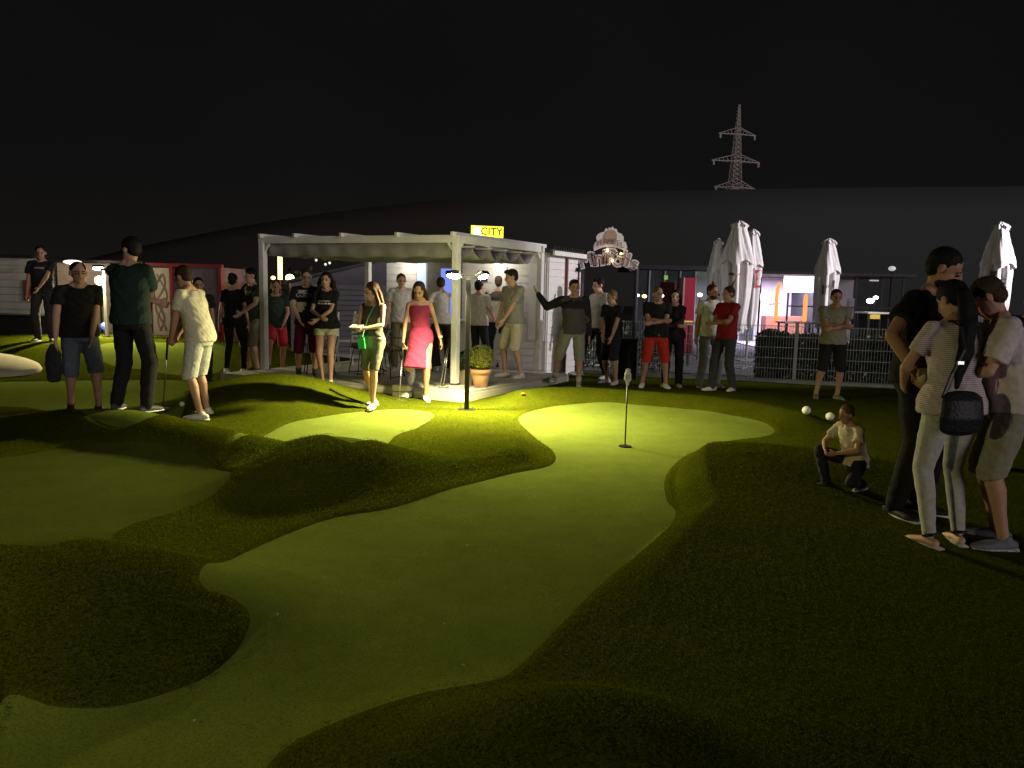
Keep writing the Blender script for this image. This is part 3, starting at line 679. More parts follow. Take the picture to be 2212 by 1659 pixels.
cb_('back_wall', 1640, 1950, 0.05, 2.27, mat('cafe_wall', (.60, .54, .60), .8, .15, 2), .1, 3.4)
cb_('floor', 1640, 1950, .04, .10, M_DECK, 3.3, .05)
for px in (1642, 1703, 1760, 1800, 1850, 1905, 1950): cb_('mullion', px-2, px+1, .1, 2.27, M_DARKF, .06, 0)
cb_('transom', 1703, 1950, 1.33, 1.37, M_DARKF, .05, .003)
cb_('partition', 1798, 1801, .1, 2.27, mat('cafe_dark_wall', (.035, .035, .045), .7, .1), 3.3, .1)
cb_('counter', 1700, 1790, .1, 1.0, mat('cafe_counter', (.35, .15, .1), .5, .2), .5, 1.8)
cb_('lit_sign', 1690, 1790, 1.76, 2.24, mat('cafe_sign_glow', (1, 1, 1), .4, 0, emis=(.95, .90, 1.0), es=2.6), .12, -.13)
me = text_mesh('tamenem', .17, .002); o = link('sign_lettering', me, cafe, mat('cafe_sign_text', (.4, .4, .45), .5, 0)); o.matrix_local = Matrix.Translation((aty(1758, 650, CYD)[0]-cf_x, -.14, 2.0)) @ Matrix.Rotation(R(90), 4, 'X')
cb_('menu_screen', 1666, 1686, 1.50, 1.72, mat('cafe_screen_glow', (1, 1, 1), .4, 0, emis=(.80, .88, 1.0), es=3.0), .05, 1.0)
cb_('teal_panel', 1645, 1668, 1.95, 2.26, mat('teal_panel', (.12, .35, .33), .6, 0, emis=(.10, .35, .32), es=.6), .05, 1.4)
M_NEON = mat('orange_neon', (1, .3, .1), .4, 0, emis=(1.0, .20, .04), es=2.2)
def tubeC(pts, m, parent, name, r=.045):
    MB().tube([Vector(tuple(aty(px, py, CYD+dy)))-Vector(B0) for px, py, dy in pts], r, 8, round_ends=True).build(name, m, parent, True)
tubeC([(1676, 697, -.5), (1678, 640, -.5), (1680, 624, -.5), (1684, 614, -.5)], M_NEON, cafe, 'neon_tube', .055)
tubeC([(1738, 692, -.5), (1740, 650, -.5), (1741, 640, -.5)], M_NEON, cafe, 'neon_tube', .06)
tubeC([(1664, 657, .8), (1672, 655, .8), (1684, 654, .8)], mat('violet_neon', (.3, .2, 1), .4, 0, emis=(.25, .15, 1.0), es=2.5), cafe, 'neon_tube', .05)
M_BUSH = mat('terrace_leaf', (.25, .27, .14), .7, .3)
cl = bpy.data.lights.new('cafe_lamp', 'AREA'); cl.energy = 300; cl.size = 2.0; cl.color = (.85, .8, 1.0)
co = bpy.data.objects.new('cafe_lamp', cl); COL.objects.link(co); co.location = (aty(1735, 650, CYD)[0], CYD+1.4, 2.2)
cl = bpy.data.lights.new('cafe_lamp', 'AREA'); cl.energy = 160; cl.size = 1.2; cl.color = (.6, .5, 1.0)
co = bpy.data.objects.new('cafe_lamp', cl); COL.objects.link(co); co.location = (aty(1668, 650, CYD)[0], CYD+1.4, 2.2)
cb_('wall_light', 1893, 1912, 2.16, 2.20, mat('dim_white_lamp', (1, 1, 1), .4, 0, emis=(.7, .7, .8), es=.5), .05, .5)
cb_('poster', 1836, 1856, 1.0, 1.62, mat('grey_poster', (.35, .32, .36), .8, .2, 6, emis=(.2, .18, .22), es=.12), .03, .2)

# red stand to the left of the terrace
RY = 20.0
rx = aty(1487, 650, RY)[0]
rs = thing('red_food_stand', 'tall red panel stand with yellow stripe behind the man in the white polo', 'stand', (rx, RY, 0))
M_RD = mat('stand_red', (.30, .015, .035), .5, .12, 2); B1 = (rx, RY, 0)
quad_box('pillar', 1478, 1501, 0, 2.05, RY, M_RD, rs, .5, 0, B1)
quad_box('edge_strip', 1474.5, 1478, 0, 2.05, RY, mat('stand_edge', (.4, .25, .25), .5, .1), rs, .5, 0, B1)
quad_box('yellow_stripe', 1479, 1499, .88, .93, RY, mat('stripe_yellow', (.7, .4, .08), .5, 0, emis=(.9, .5, .1), es=.35), rs, .01, -.011, B1)
quad_box('side_panel', 1440, 1474, 0, 1.95, RY, mat('stand_dark_red', (.10, .015, .02), .6, .1), rs, .2, .8, B1)
# glass hall behind
GY = 26.0; gx = aty(1420, 650, GY)[0]
gh = thing('glass_hall', 'dim glass-fronted hall with small lamps behind the couple in black', 'building', (gx, GY, 0)); B2 = (gx, GY, 0)
M_GLS = mat('dim_glass', (.06, .07, .07), .15, .1, 2, spec=.6)
quad_box('roof', 1366, 1640, 2.45, 2.6, GY, M_DARKF, gh, 4, 0, B2)
for i in range(8): 
    p0 = 1370+i*33; quad_box('window_pane', p0, p0+30, .1, 2.42, GY, mat('lit_glass', (.10, .12, .10), .3, .3, 3, emis=(.10, .12, .09), es=.35) if i in (4, 5) else M_GLS, gh, .03, .05, B2)
    quad_box('mullion', p0+30, p0+33, .1, 2.42, GY, M_GALV, gh, .07, 0, B2)
quad_box('green_exit_light', 1432, 1440, 2.12, 2.26, GY, mat('green_glow', (.2, .5, .1), .5, 0, emis=(.25, .55, .08), es=.6), gh, .02, -.03, B2)

def small_lamp(px, py, Yd, col, es, r, label, grp='small distant lamps on the terrace'):
    p = aty(px, py, Yd)
    t = thing('terrace_lamp', label, 'lamp', (float(p[0]), float(p[1]), 0), 0, grp)
    MB().tube([(0, 0, 0), (0, 0, p[2]-r)], .02, 6).build('pole', M_BLK, t)
    MB().ell((0, 0, p[2]), (r, r, r*.7), su=10, sv=8).build('bulb', mat('bulb_%d_%d' % (px, py), (1, 1, 1), .4, 0, emis=col, es=es), t, True)
for px, py, Yd, c, es, r, lb in [(1377, 638, 19, (1, 1, .9), 6, .05, 'tiny white lamp just left of the man in red shorts'), (1392, 640, 19, (1, .65, .1), 6, .06, 'tiny amber lamp by the head of the man in red shorts'), (1430, 639, 19, (.9, 1, 1), 5, .05, 'tiny cool white lamp beside the woman in black'),
        (1512, 637, 18, (1, 1, .95), 8, .06, 'small white lamp just left of the bearded man in white'), (1880, 650, 19, (1, 1, 1), 9, .09, 'bright white lamp left of the tall bearded man'), (1892, 643, 19, (1, 1, 1), 9, .06, 'small white lamp directly above the bright one'), (1927, 580, 24, (.55, .55, .6), .8, .11, 'dim oval lamp high above the terrace'), (2112, 613, 22, (.5, 1, .75), 3.0, .13, 'greenish white lamp above the woman with long hair')]:
    small_lamp(px, py, Yd, c, es, r, lb)
# ------------------------------------------------------------------ people
SKIN = {'a': (.48, .28, .19), 'b': (.38, .21, .13), 'c': (.56, .35, .25)}
def skin_m(k): return mat('skin_'+k, SKIN[k], .55, .08, 20)
_cm = {}
def cloth_m(c):
    if isinstance(c, str): return mat(c, None)
    key = 'fabric_%d_%d_%d' % tuple(int(x*255) for x in c)
    return mat(key, c, .92, .14, 30, bump=.35, bscale=140)
def hair_m(c): return mat('hair_%d_%d_%d' % tuple(int(x*999) for x in c), c, .6, .4, 60, bump=.6, bscale=90, spec=.12)
HB = (.012, .010, .009); HBR = (.045, .024, .012); HBL = (.14, .09, .045)

def remesh(mb, name, vox, m, smooth=2, wr=0., seed=0, fac=.5, hem=None):
    me = mb.mesh(name, m, True); o = bpy.data.objects.new(name, me); COL.objects.link(o)
    r = o.modifiers.new('r', 'REMESH'); r.mode = 'VOXEL'; r.voxel_size = vox; r.use_smooth_shade = True
    if smooth: s_ = o.modifiers.new('s', 'SMOOTH'); s_.factor = fac; s_.iterations = smooth
    dg = bpy.context.evaluated_depsgraph_get(); nm = bpy.data.meshes.new_from_object(o.evaluated_get(dg))
    bpy.data.objects.remove(o); bpy.data.meshes.remove(me); nm.name = name
    if wr and len(nm.vertices):
        n = len(nm.vertices); co = np.empty(n*3); nm.vertices.foreach_get('co', co); co = co.reshape(-1, 3)
        no = np.empty(n*3); nm.vertices.foreach_get('normal', no); no = no.reshape(-1, 3); q = co+seed*1.37
        w = np.sin(q[:, 2]*38+4*np.sin(q[:, 0]*13)+3*np.sin(q[:, 1]*11))*.5+np.sin(q[:, 0]*47+5*np.sin(q[:, 2]*15+seed))*.35+np.sin(q[:, 2]*90+q[:, 1]*60+6*np.sin(q[:, 0]*22))*.2
        w2 = np.sin(q[:, 2]*9+seed)*np.sin(q[:, 0]*12+q[:, 1]*10)
        co += no*(wr*(w*.6+w2*.6))[:, None]; nm.vertices.foreach_set('co', co.ravel()); nm.update()
    nm.polygons.foreach_set('use_smooth', [True]*len(nm.polygons))
    return nm
def ik(a, t, l1, l2, pole):
    d = t-a; D = d.length; mx = (l1+l2)*.999
    if D > mx: t = a+d*(mx/D); d = t-a; D = mx
    D = max(D, abs(l1-l2)+.01); u = d.normalized(); x = (l1*l1-l2*l2+D*D)/(2*D); h = math.sqrt(max(0, l1*l1-x*x))
    p = Vector(pole); p = p-u*p.dot(u); p = p.normalized() if p.length > 1e-6 else u.orthogonal().normalized()
    return a+u*x+p*h, t

def hand(mb, wrist, f, n, curl, k=1.0):
    """palm and five fingers; f forearm direction, n palm normal"""
    f = f.normalized(); n = (n-f*n.dot(f)).normalized(); s_ = f.cross(n).normalized()
    mb.tube([wrist-f*.02, wrist+f*.02, wrist+f*.055, wrist+f*.088], [.027, .031, .040, .036], 8, rv=[.021, .017, .017, .014], side=s_, round_ends=True)
    for i, (o_, L) in enumerate(((-.029, .068), (-.010, .077), (.010, .073), (.028, .057))):
        a = wrist+f*.085+s_*o_; c1 = curl*.6; d1 = f*math.cos(c1)+n*math.sin(c1); b = a+d1*L*.5; c2 = curl*1.5; d2 = f*math.cos(c2)+n*math.sin(c2); c = b+d2*L*.5
        mb.tube([a-f*.012, a, b, c], [.0105, .0100, .0095, .0078], 6, round_ends=True)
    a = wrist+f*.022-s_*.024; b = a-s_*.030+f*.030+n*.012; c = b+f*.032+n*(.012+.012*curl)
    mb.tube([a, b, c], [.014, .011, .009], 6, round_ends=True)

def person(label, x, y, z, rz=0, H=1.75, sex='m', skin='a', top=None, bottom=None, shoes=(.6, .6, .55), hair='short', hc=HB,
           lean=0, side=0, twist=0, head=(0, 0, 0), hands=None, poles=None, feet=None, kneepole=None, drop=0, shift=(0, 0), curl=(.35, .35), palm=None,
           vox=.011, group='spectators and players', beard=False, cap=None, socks=None, top_kind='tee', bot_kind='trousers', cat='person', face=True, girth=1.0, grp=True, extras=None, toe=None):
    K = H/1.75
    t = thing('person', label, cat, (x, y, z), rz, group if grp else None)
    fem = sex == 'f'
    pel = Vector((shift[0], shift[1], .95-drop))
    Rl = Matrix.Rotation(R(side), 3, 'Y') @ Matrix.Rotation(R(lean), 3, 'X') @ Matrix.Rotation(R(twist), 3, 'Z')
    def sp(z0, xx=0, yy=0):    # torso point at rest height z0 (1.75 m body)
        h = z0-.95; w = max(0, min(1, (z0-.93)/.2))
        M = Matrix.Rotation(R(side*w), 3, 'Y') @ Matrix.Rotation(R(lean*w), 3, 'X') @ Matrix.Rotation(R(twist*w), 3, 'Z')
        base = Vector((0, 0, h)); base = M @ base if h > 0 else base
        return pel+base+M @ Vector((xx, yy, 0))
    sw = (.150 if fem else .178)*girth
    sh = [sp(1.415, -sw), sp(1.415, sw)]
    hp = [pel+Vector((-.088, 0, -.03)), pel+Vector((.088, 0, -.03))]
    hands = hands or [(-.25, -.04, .80), (.25, -.04, .80)]
    poles = poles or [(-.5, 1, -.2), (.5, 1, -.2)]
    feet = feet or [(-.12, .02, 0), (.12, .0, 0)]
    el = []; wr = []
    for i in range(2):
        tg = Vector(hands[i]); e_, w_ = ik(sh[i], tg, .285, .255, poles[i]); el.append(e_); wr.append(w_)
    kn = []; an = []
    for i in range(2):
        ft = feet[i]; tg = Vector((ft[0], ft[1], .085+ft[2])); kp = (kneepole[i] if kneepole else ((-.15 if i == 0 else .15), -1, 0))
        k_, a_ = ik(hp[i], tg, .435, .425, kp); kn.append(k_); an.append(a_)
    # head
    hz, hx, hy = head      # yaw, pitch (nod forward), roll
    nb = sp(1.46); HM = Matrix.Rotation(R(hz), 3, 'Z') @ Matrix.Rotation(R(hy), 3, 'Y') @ Matrix.Rotation(R(hx+lean*.35), 3, 'X')
    hc0 = nb+Matrix.Rotation(R(lean*.7+hx*.5), 3, 'X') @ Vector((0, -.012, .148))
    HM = HM @ Matrix.Scale(1.07, 3)
    HH = lambda p: hc0+HM @ Vector(p)
    sideax = (sp(1.3, .1)-sp(1.3, -.1)).normalized()
    if fem: prof = [(.84, .150, .10), (.90, .172, .118), (.97, .168, .120), (1.08, .122, .092), (1.18, .128, .098), (1.27, .142, .122), (1.36, .148, .100), (1.42, .120, .07), (1.46, .05, .05)]
    else: prof = [(.84, .145, .10), (.90, .160, .112), (.97, .158, .112), (1.08, .145, .104), (1.20, .158, .112), (1.30, .172, .120), (1.37, .172, .104), (1.42, .140, .078), (1.46, .06, .055)]
    prof = [(a, b*girth, c*girth) for a, b, c in prof]
    def traps(mb, ad):
        for s_ in (-1, 1): mb.tube([sp(1.485, s_*.025, .012), sp(1.445, s_*sw*.5, .006), sp(1.415, s_*sw*.95)], [.050+ad, .044+ad, .038+ad], 10, round_ends=True)
    def torso(mb, zlo, zhi, add, addlo=None):
        pts, ra, rb = [], [], []
        zs = [p[0] for p in prof]
        lv = [zlo]+[zz for zz in zs if zlo+.015 < zz < zhi-.015]+[zhi]
        for zz in lv:
            u = (zz-zlo)/(zhi-zlo); ad = add if addlo is None else addlo+(add-addlo)*min(1, u*1.4)
            pts.append(sp(zz)); ra.append(np.interp(zz, zs, [p[1] for p in prof])+ad); rb.append(np.interp(zz, zs, [p[2] for p in prof])+ad)
        mb.tube(pts, ra, 20, rv=rb, side=sideax)
    aR = (.036, .031, .026) if fem else (.046, .039, .031); aR = tuple(a*(.6+.4*girth) for a in aR)
    lR = (.088, .056, .048, .036) if fem else (.085, .058, .050, .040)
    body = MB(); torso(body, .85, 1.455, -.002); traps(body, -.006)
    body.tube([sp(1.42), nb, hc0+HM @ Vector((0, .01, -.05))], [.058, .052 if not fem else .045, .050 if not fem else .044], 10, round_ends=True)
    body.ell(HH((0, .012, .035)), (.074, .094, .086), HM, 16, 12); body.ell(HH((0, -.022, -.035)), (.058, .070, .078), HM, 14, 10)
    body.ell(HH((0, -.060, -.083)), (.026, .022, .022), HM, 8, 6); body.ell(HH((0, -.097, -.012)), (.013, .017, .024), HM, 8, 6); body.ell(HH((0, -.088, .012)), (.010, .014, .022), HM, 8, 6)
    for s_ in (-1, 1): body.ell(HH((s_*.077, .012, -.003)), (.011, .020, .030), HM, 8, 6)
    for i in range(2):
        s_ = -1 if i == 0 else 1
        body.tube([sp(1.405, s_*sw*.75), sh[i], sh[i].lerp(el[i], .35), el[i]], [aR[0]*1.05, aR[0]*1.2, aR[0], aR[1]], 10, round_ends=True)
        body.tube([el[i], el[i].lerp(wr[i], .3), wr[i]], [aR[1]*1.05, aR[1]*1.02, aR[2]*.85], 10, round_ends=True)
        fd = (wr[i]-el[i]).normalized(); pn = Vector(palm[i]) if palm else Vector((-s_, -.15, 0)); hand(body, wr[i], fd, pn, curl[i])
        body.tube([hp[i]+Vector((0, 0, .04)), hp[i].lerp(kn[i], .3), hp[i].lerp(kn[i], .75), kn[i]], [lR[0], lR[0]*.93, lR[1]*1.1, lR[1]], 12, round_ends=True)
        sdv = (an[i]-kn[i]).normalized(); back = Vector((0, .012, 0))
        body.tube([kn[i], kn[i].lerp(an[i], .28)+back, kn[i].lerp(an[i], .6)+back*.5, an[i]], [lR[1]*.95, lR[2]*1.12, lR[2]*.8, lR[3]*.85], 12, round_ends=True)
    def sc(me):
        me.transform(Matrix.Scale(K, 4)); return me
    bo = link('body', sc(remesh(body, 'body', vox*.85, skin_m(skin), 1)), t)
    fm_ = mat('eye_dark', (.02, .015, .012), .3, 0); bw = hair_m(hc)
    if face:
        for s_ in (-1, 1):
            e_ = MB().ell(HH((s_*.030, -.083, .000)), (.013, .008, .0065), HM, 8, 6); link('eye', sc(e_.mesh('eye', fm_, True)), bo)
            e_ = MB().ell(HH((s_*.032, -.086, .021)), (.020, .007, .0045), HM, 8, 6); link('eyebrow', sc(e_.mesh('eyebrow', bw, True)), bo)
        e_ = MB().ell(HH((0, -.088, -.050)), (.023, .007, .0065), HM, 8, 6); link('mouth', sc(e_.mesh('mouth', mat('lips', (.30, .10, .08), .5, 0), True)), bo)
    # hair
    hb = MB()
    if cap:
        hb.ell(HH((0, .014, .052)), (.086, .104, .080), HM, 16, 10); hb.tube([HH((0, -.08, .055)), HH((0, -.15, .045))], [.07, .055], 10, rv=[.010, .007], side=HM @ Vector((1, 0, 0)))
        link('cap', sc(remesh(hb, 'cap', vox, cloth_m(cap), 1)), t)
    if hair != 'bald':
        hb = MB(); top_ = .105 if hair != 'buzz' else .088
        hb.ell(HH((0, .020, .047)), (.081, .094, .084 if hair != 'buzz' else .078), HM, 16, 10); hb.ell(HH((0, .048, .005)), (.070, .058, .070), HM, 12, 8)
        if hair in ('quiff',): hb.ell(HH((0, -.045, .100)), (.055, .050, .032), HM, 10, 8)
        if hair in ('long', 'longcurly'):
            w = 1.25 if hair == 'longcurly' else 1.0
            for s_ in (-1, 1): hb.tube([HH((s_*.055, .0, .06)), HH((s_*.085*w, .012, -.03)), HH((s_*.090*w, .015, -.13)), HH((s_*.085*w, -.01, -.25 if hair == 'long' else -.22))], [.030, .028*w, .032*w, .018], 8, round_ends=True)
            hb.tube([HH((0, .06, .05)), HH((0, .075, -.05)), HH((0, .075, -.15)), HH((0, .07, -.26))], [.075, .080*w, .085*w, .06], 12, rv=[.04, .045, .04, .022], side=HM @ Vector((1, 0, 0)), round_ends=True)
        if hair == 'pony': hb.tube([HH((0, .07, .05)), HH((.01, .105, .0)), sp(1.43, .02, .13), sp(1.27, .055, .165), sp(1.13, .09, .155), sp(1.05, .10, .15)], [.035, .050, .058, .056, .035, .012], 10, rv=[.03, .035, .036, .032, .02, .01], side=(1, 0, 0), round_ends=True)
        if hair == 'bun': hb.ell(HH((0, .075, .085)), (.045, .045, .045), HM, 12, 8)
        link('hair', sc(remesh(hb, 'hair', vox*.85, bw, 1, wr=.005 if hair in ('long', 'longcurly', 'pony') else .003, seed=x)), t)
    if beard:
        e_ = MB().ell(HH((0, -.034, -.068)), (.061, .064, .046), HM, 14, 8); e_.ell(HH((0, -.086, -.036)), (.024, .012, .006), HM, 8, 6); link('beard', sc(remesh(e_, 'beard', vox*.8, bw, 1, wr=.002)), t)
    # bottoms
    if bottom is not None:
        mb = MB(); bk = bot_kind
        if bk == 'dress': pass
        else:
            pts = [pel+Vector((0, 0, -.12)), pel+Vector((0, 0, -.05)), pel+Vector((0, 0, .02)), sp(1.03)]
            ra = [.155, .178, .172, .148] if not fem else [.165, .186, .180, .142]; ra = [a*girth for a in ra]
            mb.tube(pts, ra, 20, rv=[.115*girth, .130*girth, .128*girth, .112*girth], side=(1, 0, 0), round_ends=False)
            for i in range(2):
                h_, k_, a_ = hp[i], kn[i], an[i]
                if bk == 'shorts': mb.tube([h_+Vector((0, 0, .03)), h_.lerp(k_, .4), h_.lerp(k_, .92)], [.098, .098, .092], 14)
                elif bk == 'longshorts': mb.tube([h_+Vector((0, 0, .03)), h_.lerp(k_, .5), k_, k_.lerp(a_, .08)], [.100, .096, .086, .088], 14)
                elif bk == 'minishorts': mb.tube([h_+Vector((0, 0, .03)), h_.lerp(k_, .36)], [.098, .105], 14)
                elif bk == 'bike': mb.tube([h_+Vector((0, 0, .03)), h_.lerp(k_, .5), h_.lerp(k_, .93)], [.092, .082, .063], 14)
                elif bk == 'leggings':
                    mb.tube([h_+Vector((0, 0, .03)), h_.lerp(k_, .5), k_], [.093, .082, .061], 14, round_ends=True); mb.tube([k_, k_.lerp(a_, .3)+Vector((0, .01, 0)), k_.lerp(a_, .97)], [.061, .059, .042], 14, round_ends=True)
                elif bk == 'wide':
                    mb.tube([h_+Vector((0, 0, .03)), h_.lerp(k_, .5), k_], [.098, .098, .090], 14, round_ends=True); mb.tube([k_, k_.lerp(a_, .5), k_.lerp(a_, 1.03)], [.090, .105, .120], 14)
                else:
                    mb.tube([h_+Vector((0, 0, .03)), h_.lerp(k_, .5), k_], [.098, .090, .074], 14, round_ends=True); mb.tube([k_, k_.lerp(a_, .3), k_.lerp(a_, 1.02)], [.080, .076, .062], 14, round_ends=True)
        nm = {'trousers': 'trousers', 'wide': 'trousers', 'leggings': 'leggings', 'bike': 'cycling_shorts'}.get(bk, 'shorts')
        if mb.v: link(nm, sc(remesh(mb, nm, vox, cloth_m(bottom), 2, wr=.006 if bk not in ('leggings', 'bike') else .003, seed=x+2)), t)
    # tops
    if top is not None:
        mb = MB(); tk = top_kind
        if tk == 'dress':
            torso(mb, .90, 1.40, .012)
            mid = (kn[0]+kn[1])/2; w = (kn[1]-kn[0]).length/2+.075; dirx = Vector((1, 0, 0))
            up_ = pel+Vector((0, 0, -.02)); low = pel.lerp(mid, .98)+Vector((0, 0, -.02))
            mb.tube([pel+Vector((0, 0, .08)), up_, pel.lerp(mid, .45), low], [.165, .188, .165, max(.135, w)], 20, rv=[.12, .135, .12, .115], side=(1, 0, 0))
            for i in range(2): s_ = (-1, 1)[i]; mb.tube([sp(1.36, s_*.09), sp(1.45, s_*.075)], .022, 8)
        elif tk == 'sleeveless':
            torso(mb, 1.0, 1.41, .012); [mb.tube([sp(1.36, s_*.10), sp(1.435, s_*.085)], .03, 8, round_ends=True) for s_ in (-1, 1)]
        else:
            lo = .88 if tk != 'crop' else .98
            torso(mb, lo, 1.445, .020, .042 if tk in ('tee', 'polo', 'hoodie', 'sweat', 'loose') else .02)
            for s_ in (-1, 1): mb.tube([sp(1.435, s_*sw*.42, .006), sp(1.415, s_*sw*.95)], [.052, .050], 10, round_ends=True)
            for i in range(2):
                s_ = (-1, 1)[i]; a_, e_, w_ = sh[i], el[i], wr[i]
                r0 = aR[0]*1.2+.016
                if tk in ('hoodie', 'sweat', 'long'):
                    mb.tube([sp(1.40, s_*sw*.7), a_, a_.lerp(e_, .5), e_], [r0, r0*1.02, r0*.92, aR[1]+.020], 12, round_ends=True); mb.tube([e_, e_.lerp(w_, .5), e_.lerp(w_, .97)], [aR[1]+.020, aR[1]+.016, aR[2]+.010], 12, round_ends=True)
                else:
                    fr_ = .62 if tk in ('tee', 'polo', 'knit') else .75
                    mb.tube([sp(1.40, s_*sw*.6), a_], [r0*.9, r0*.92], 12, round_ends=True); mb.tube([a_.lerp(e_, .04), a_.lerp(e_, fr_*.5), a_.lerp(e_, fr_)], [r0*.93, r0*1.0, r0*1.10], 12)
            if tk == 'hoodie': mb.tube([sp(1.44, 0, .07), sp(1.40, 0, .11)], [.09, .07], 10, rv=[.05, .035], side=sideax, round_ends=True)
        nm = {'dress': 'dress', 'sleeveless': 'top', 'hoodie': 'hoodie', 'sweat': 'sweatshirt', 'polo': 'polo_shirt', 'crop': 'top'}.get(tk, 'shirt')
        to = link(nm, sc(remesh(mb, nm, vox, cloth_m(top), 2, wr=.010 if tk not in ('dress', 'sleeveless') else .005, seed=x+1)), t)
        if tk == 'polo':
            cb2 = MB().tube([sp(1.435), sp(1.475)], [.078, .066], 12, rv=[.066, .058], side=sideax); link('collar', sc(remesh(cb2, 'collar', .01, cloth_m(top), 1)), to)
    else: to = None
    # shoes
    for i in range(2):
        a_ = an[i]; ft = feet[i]; pitch = ft[3] if len(ft) > 3 else 0; yaw = (toe[i] if toe else (-14 if i == 0 else 14))
        M_ = Matrix.Rotation(R(yaw), 3, 'Z') @ Matrix.Rotation(R(pitch), 3, 'X'); q = lambda p: a_+M_ @ (Vector(p)+Vector((0, 0, -.085)))
        if shoes:
            m = MB(); X_ = M_ @ Vector((1, 0, 0))
            m.tube([q((0, .065, .042)), q((0, .02, .046)), q((0, -.06, .038)), q((0, -.13, .030)), q((0, -.175, .026))], [.030, .038, .045, .046, .030], 12, rv=[.036, .042, .036, .028, .020], side=X_, round_ends=True)
            m.tube([q((0, .02, .05)), q((0, .01, .10))], [.042, .038], 10, round_ends=False)
            so_ = link('shoe', sc(remesh(m, 'shoe', .010, mat('shoe_%d%d%d' % tuple(int(c*99) for c in shoes), shoes, .6, .1, 30), 1)), t)
            m = MB(); m.tube([q((0, .095, .012)), q((0, .02, .012)), q((0, -.08, .012)), q((0, -.19, .013))], [.025, .040, .048, .028], 12, rv=[.012]*4, side=X_); link('sole', sc(m.mesh('sole', mat('shoe_sole', (.62, .6, .52), .6, .05), True)), so_)
        if socks is not None:
            m = MB().tube([a_+(kn[i]-a_)*.28, a_+(kn[i]-a_)*.02], [.048, .042], 10); link('sock', sc(m.mesh('sock', cloth_m(socks), True)), t)
    T = dict(t=t, K=K, sp=sp, sh=sh, el=el, wr=wr, kn=kn, an=an, HH=HH, HM=HM, top=to, fem=fem, sideax=sideax, pel=pel, rz=rz, loc=Vector((x, y, z)), sc=sc)
    T['world'] = lambda p: Vector((x, y, z))+Matrix.Rotation(rz, 3, 'Z') @ (Vector(p)*K)
    return T
def chest_print(T, items, col=(.6, .6, .58), back=False):
    """flat print on the shirt: (text or bar width, size, x, rest z)"""
    to = T['top']; me0 = to.data; bv = BVHTree.FromPolygons([v.co for v in me0.vertices], [p.vertices for p in me0.polygons]); K = T['K']
    for (tx, size, xx, zz, cl) in items:
        if isinstance(tx, str): me = text_mesh(tx, size, 0)
        else:
            n = 10; V = []; 
            for i in range(n+1):
                for s_ in (-1, 1): V.append((-tx/2+tx*i/n, s_*size/2, 0))
            me = bpy.data.meshes.new('print'); me.from_pydata(V, [], [(2*i, 2*i+2, 2*i+3, 2*i+1) for i in range(n)])
        sd = -1 if not back else 1; ctr = T['sp'](zz)*K
        for v in me.vertices:
            p = T['sp'](zz+v.co.y, (xx+v.co.x)*(1 if not back else -1), 0)*K; d = (T['sp'](zz, 0, sd)-T['sp'](zz, 0, 0)).normalized()
            h = bv.ray_cast(p+d*.5, -d)[0]; v.co = (h+d*.004) if h else p+d*.12
        me.materials.append(mat('shirt_print_%d' % int(sum(cl)*100), cl, .8, 0)); link('print', me, to)

def G(px, py, zadd=0.0):
    p = ground_at(px, py); return float(p[0]), float(p[1]), float(p[2])
def DK(px, py): p = atz(px, py, DZ); return float(p[0]), float(p[1]), DZ
def club(pt, pb, label, col=(.45, .45, .45)):
    """putter from grip end pt down to head pb"""
    a = Vector(pt); b = Vector(pb); t = thing('putter', label, 'golf club', tuple(b), 0, 'putters')
    g = a-b; u = g.normalized()
    MB().tube([(0, 0, .02), g*.72], .007, 6).build('shaft', mat('club_steel', (.5, .5, .5), .25, 0, metal=.9), t, True)
    MB().tube([g*.72, g], [.012, .014], 8).build('grip', M_BLK, t, True)
    hd = MB(); hd.box((.03, 0, .016), (.11, .03, .026)); hd.build('club_head', mat('club_steel', None), t, bevel=.004)
    return t
# crossed arm pose
CROSS = dict(hands=[(.09, -.215, 1.17), (-.09, -.245, 1.13)], poles=[(-1, -.1, -.9), (1, -.1, -.9)], curl=(.9, .9), palm=[(0, 1, .3), (0, 1, .3)])
_m = mat('striped_knit', (.52, .44, .45), .9, 0); _n = _m.node_tree; _b = _n.nodes['Principled BSDF']
_t = _n.nodes.new('ShaderNodeTexCoord'); _w = _n.nodes.new('ShaderNodeTexWave'); _w.bands_direction = 'Z'; _w.inputs['Scale'].default_value = 26; _w.inputs['Distortion'].default_value = .6
_r = _n.nodes.new('ShaderNodeValToRGB'); _r.color_ramp.elements[0].color = (.36, .30, .32, 1); _r.color_ramp.elements[1].color = (.62, .54, .54, 1); _r.color_ramp.elements[0].position = .25; _r.color_ramp.elements[1].position = .6
_n.links.new(_t.outputs['Object'], _w.inputs[0]); _n.links.new(_w.outputs[0], _r.inputs[0]); _n.links.new(_r.outputs[0], _b.inputs['Base Color'])
WHT_ = (.62, .60, .56); BLKC = (.012, .012, .013); NAVY = (.018, .022, .035)

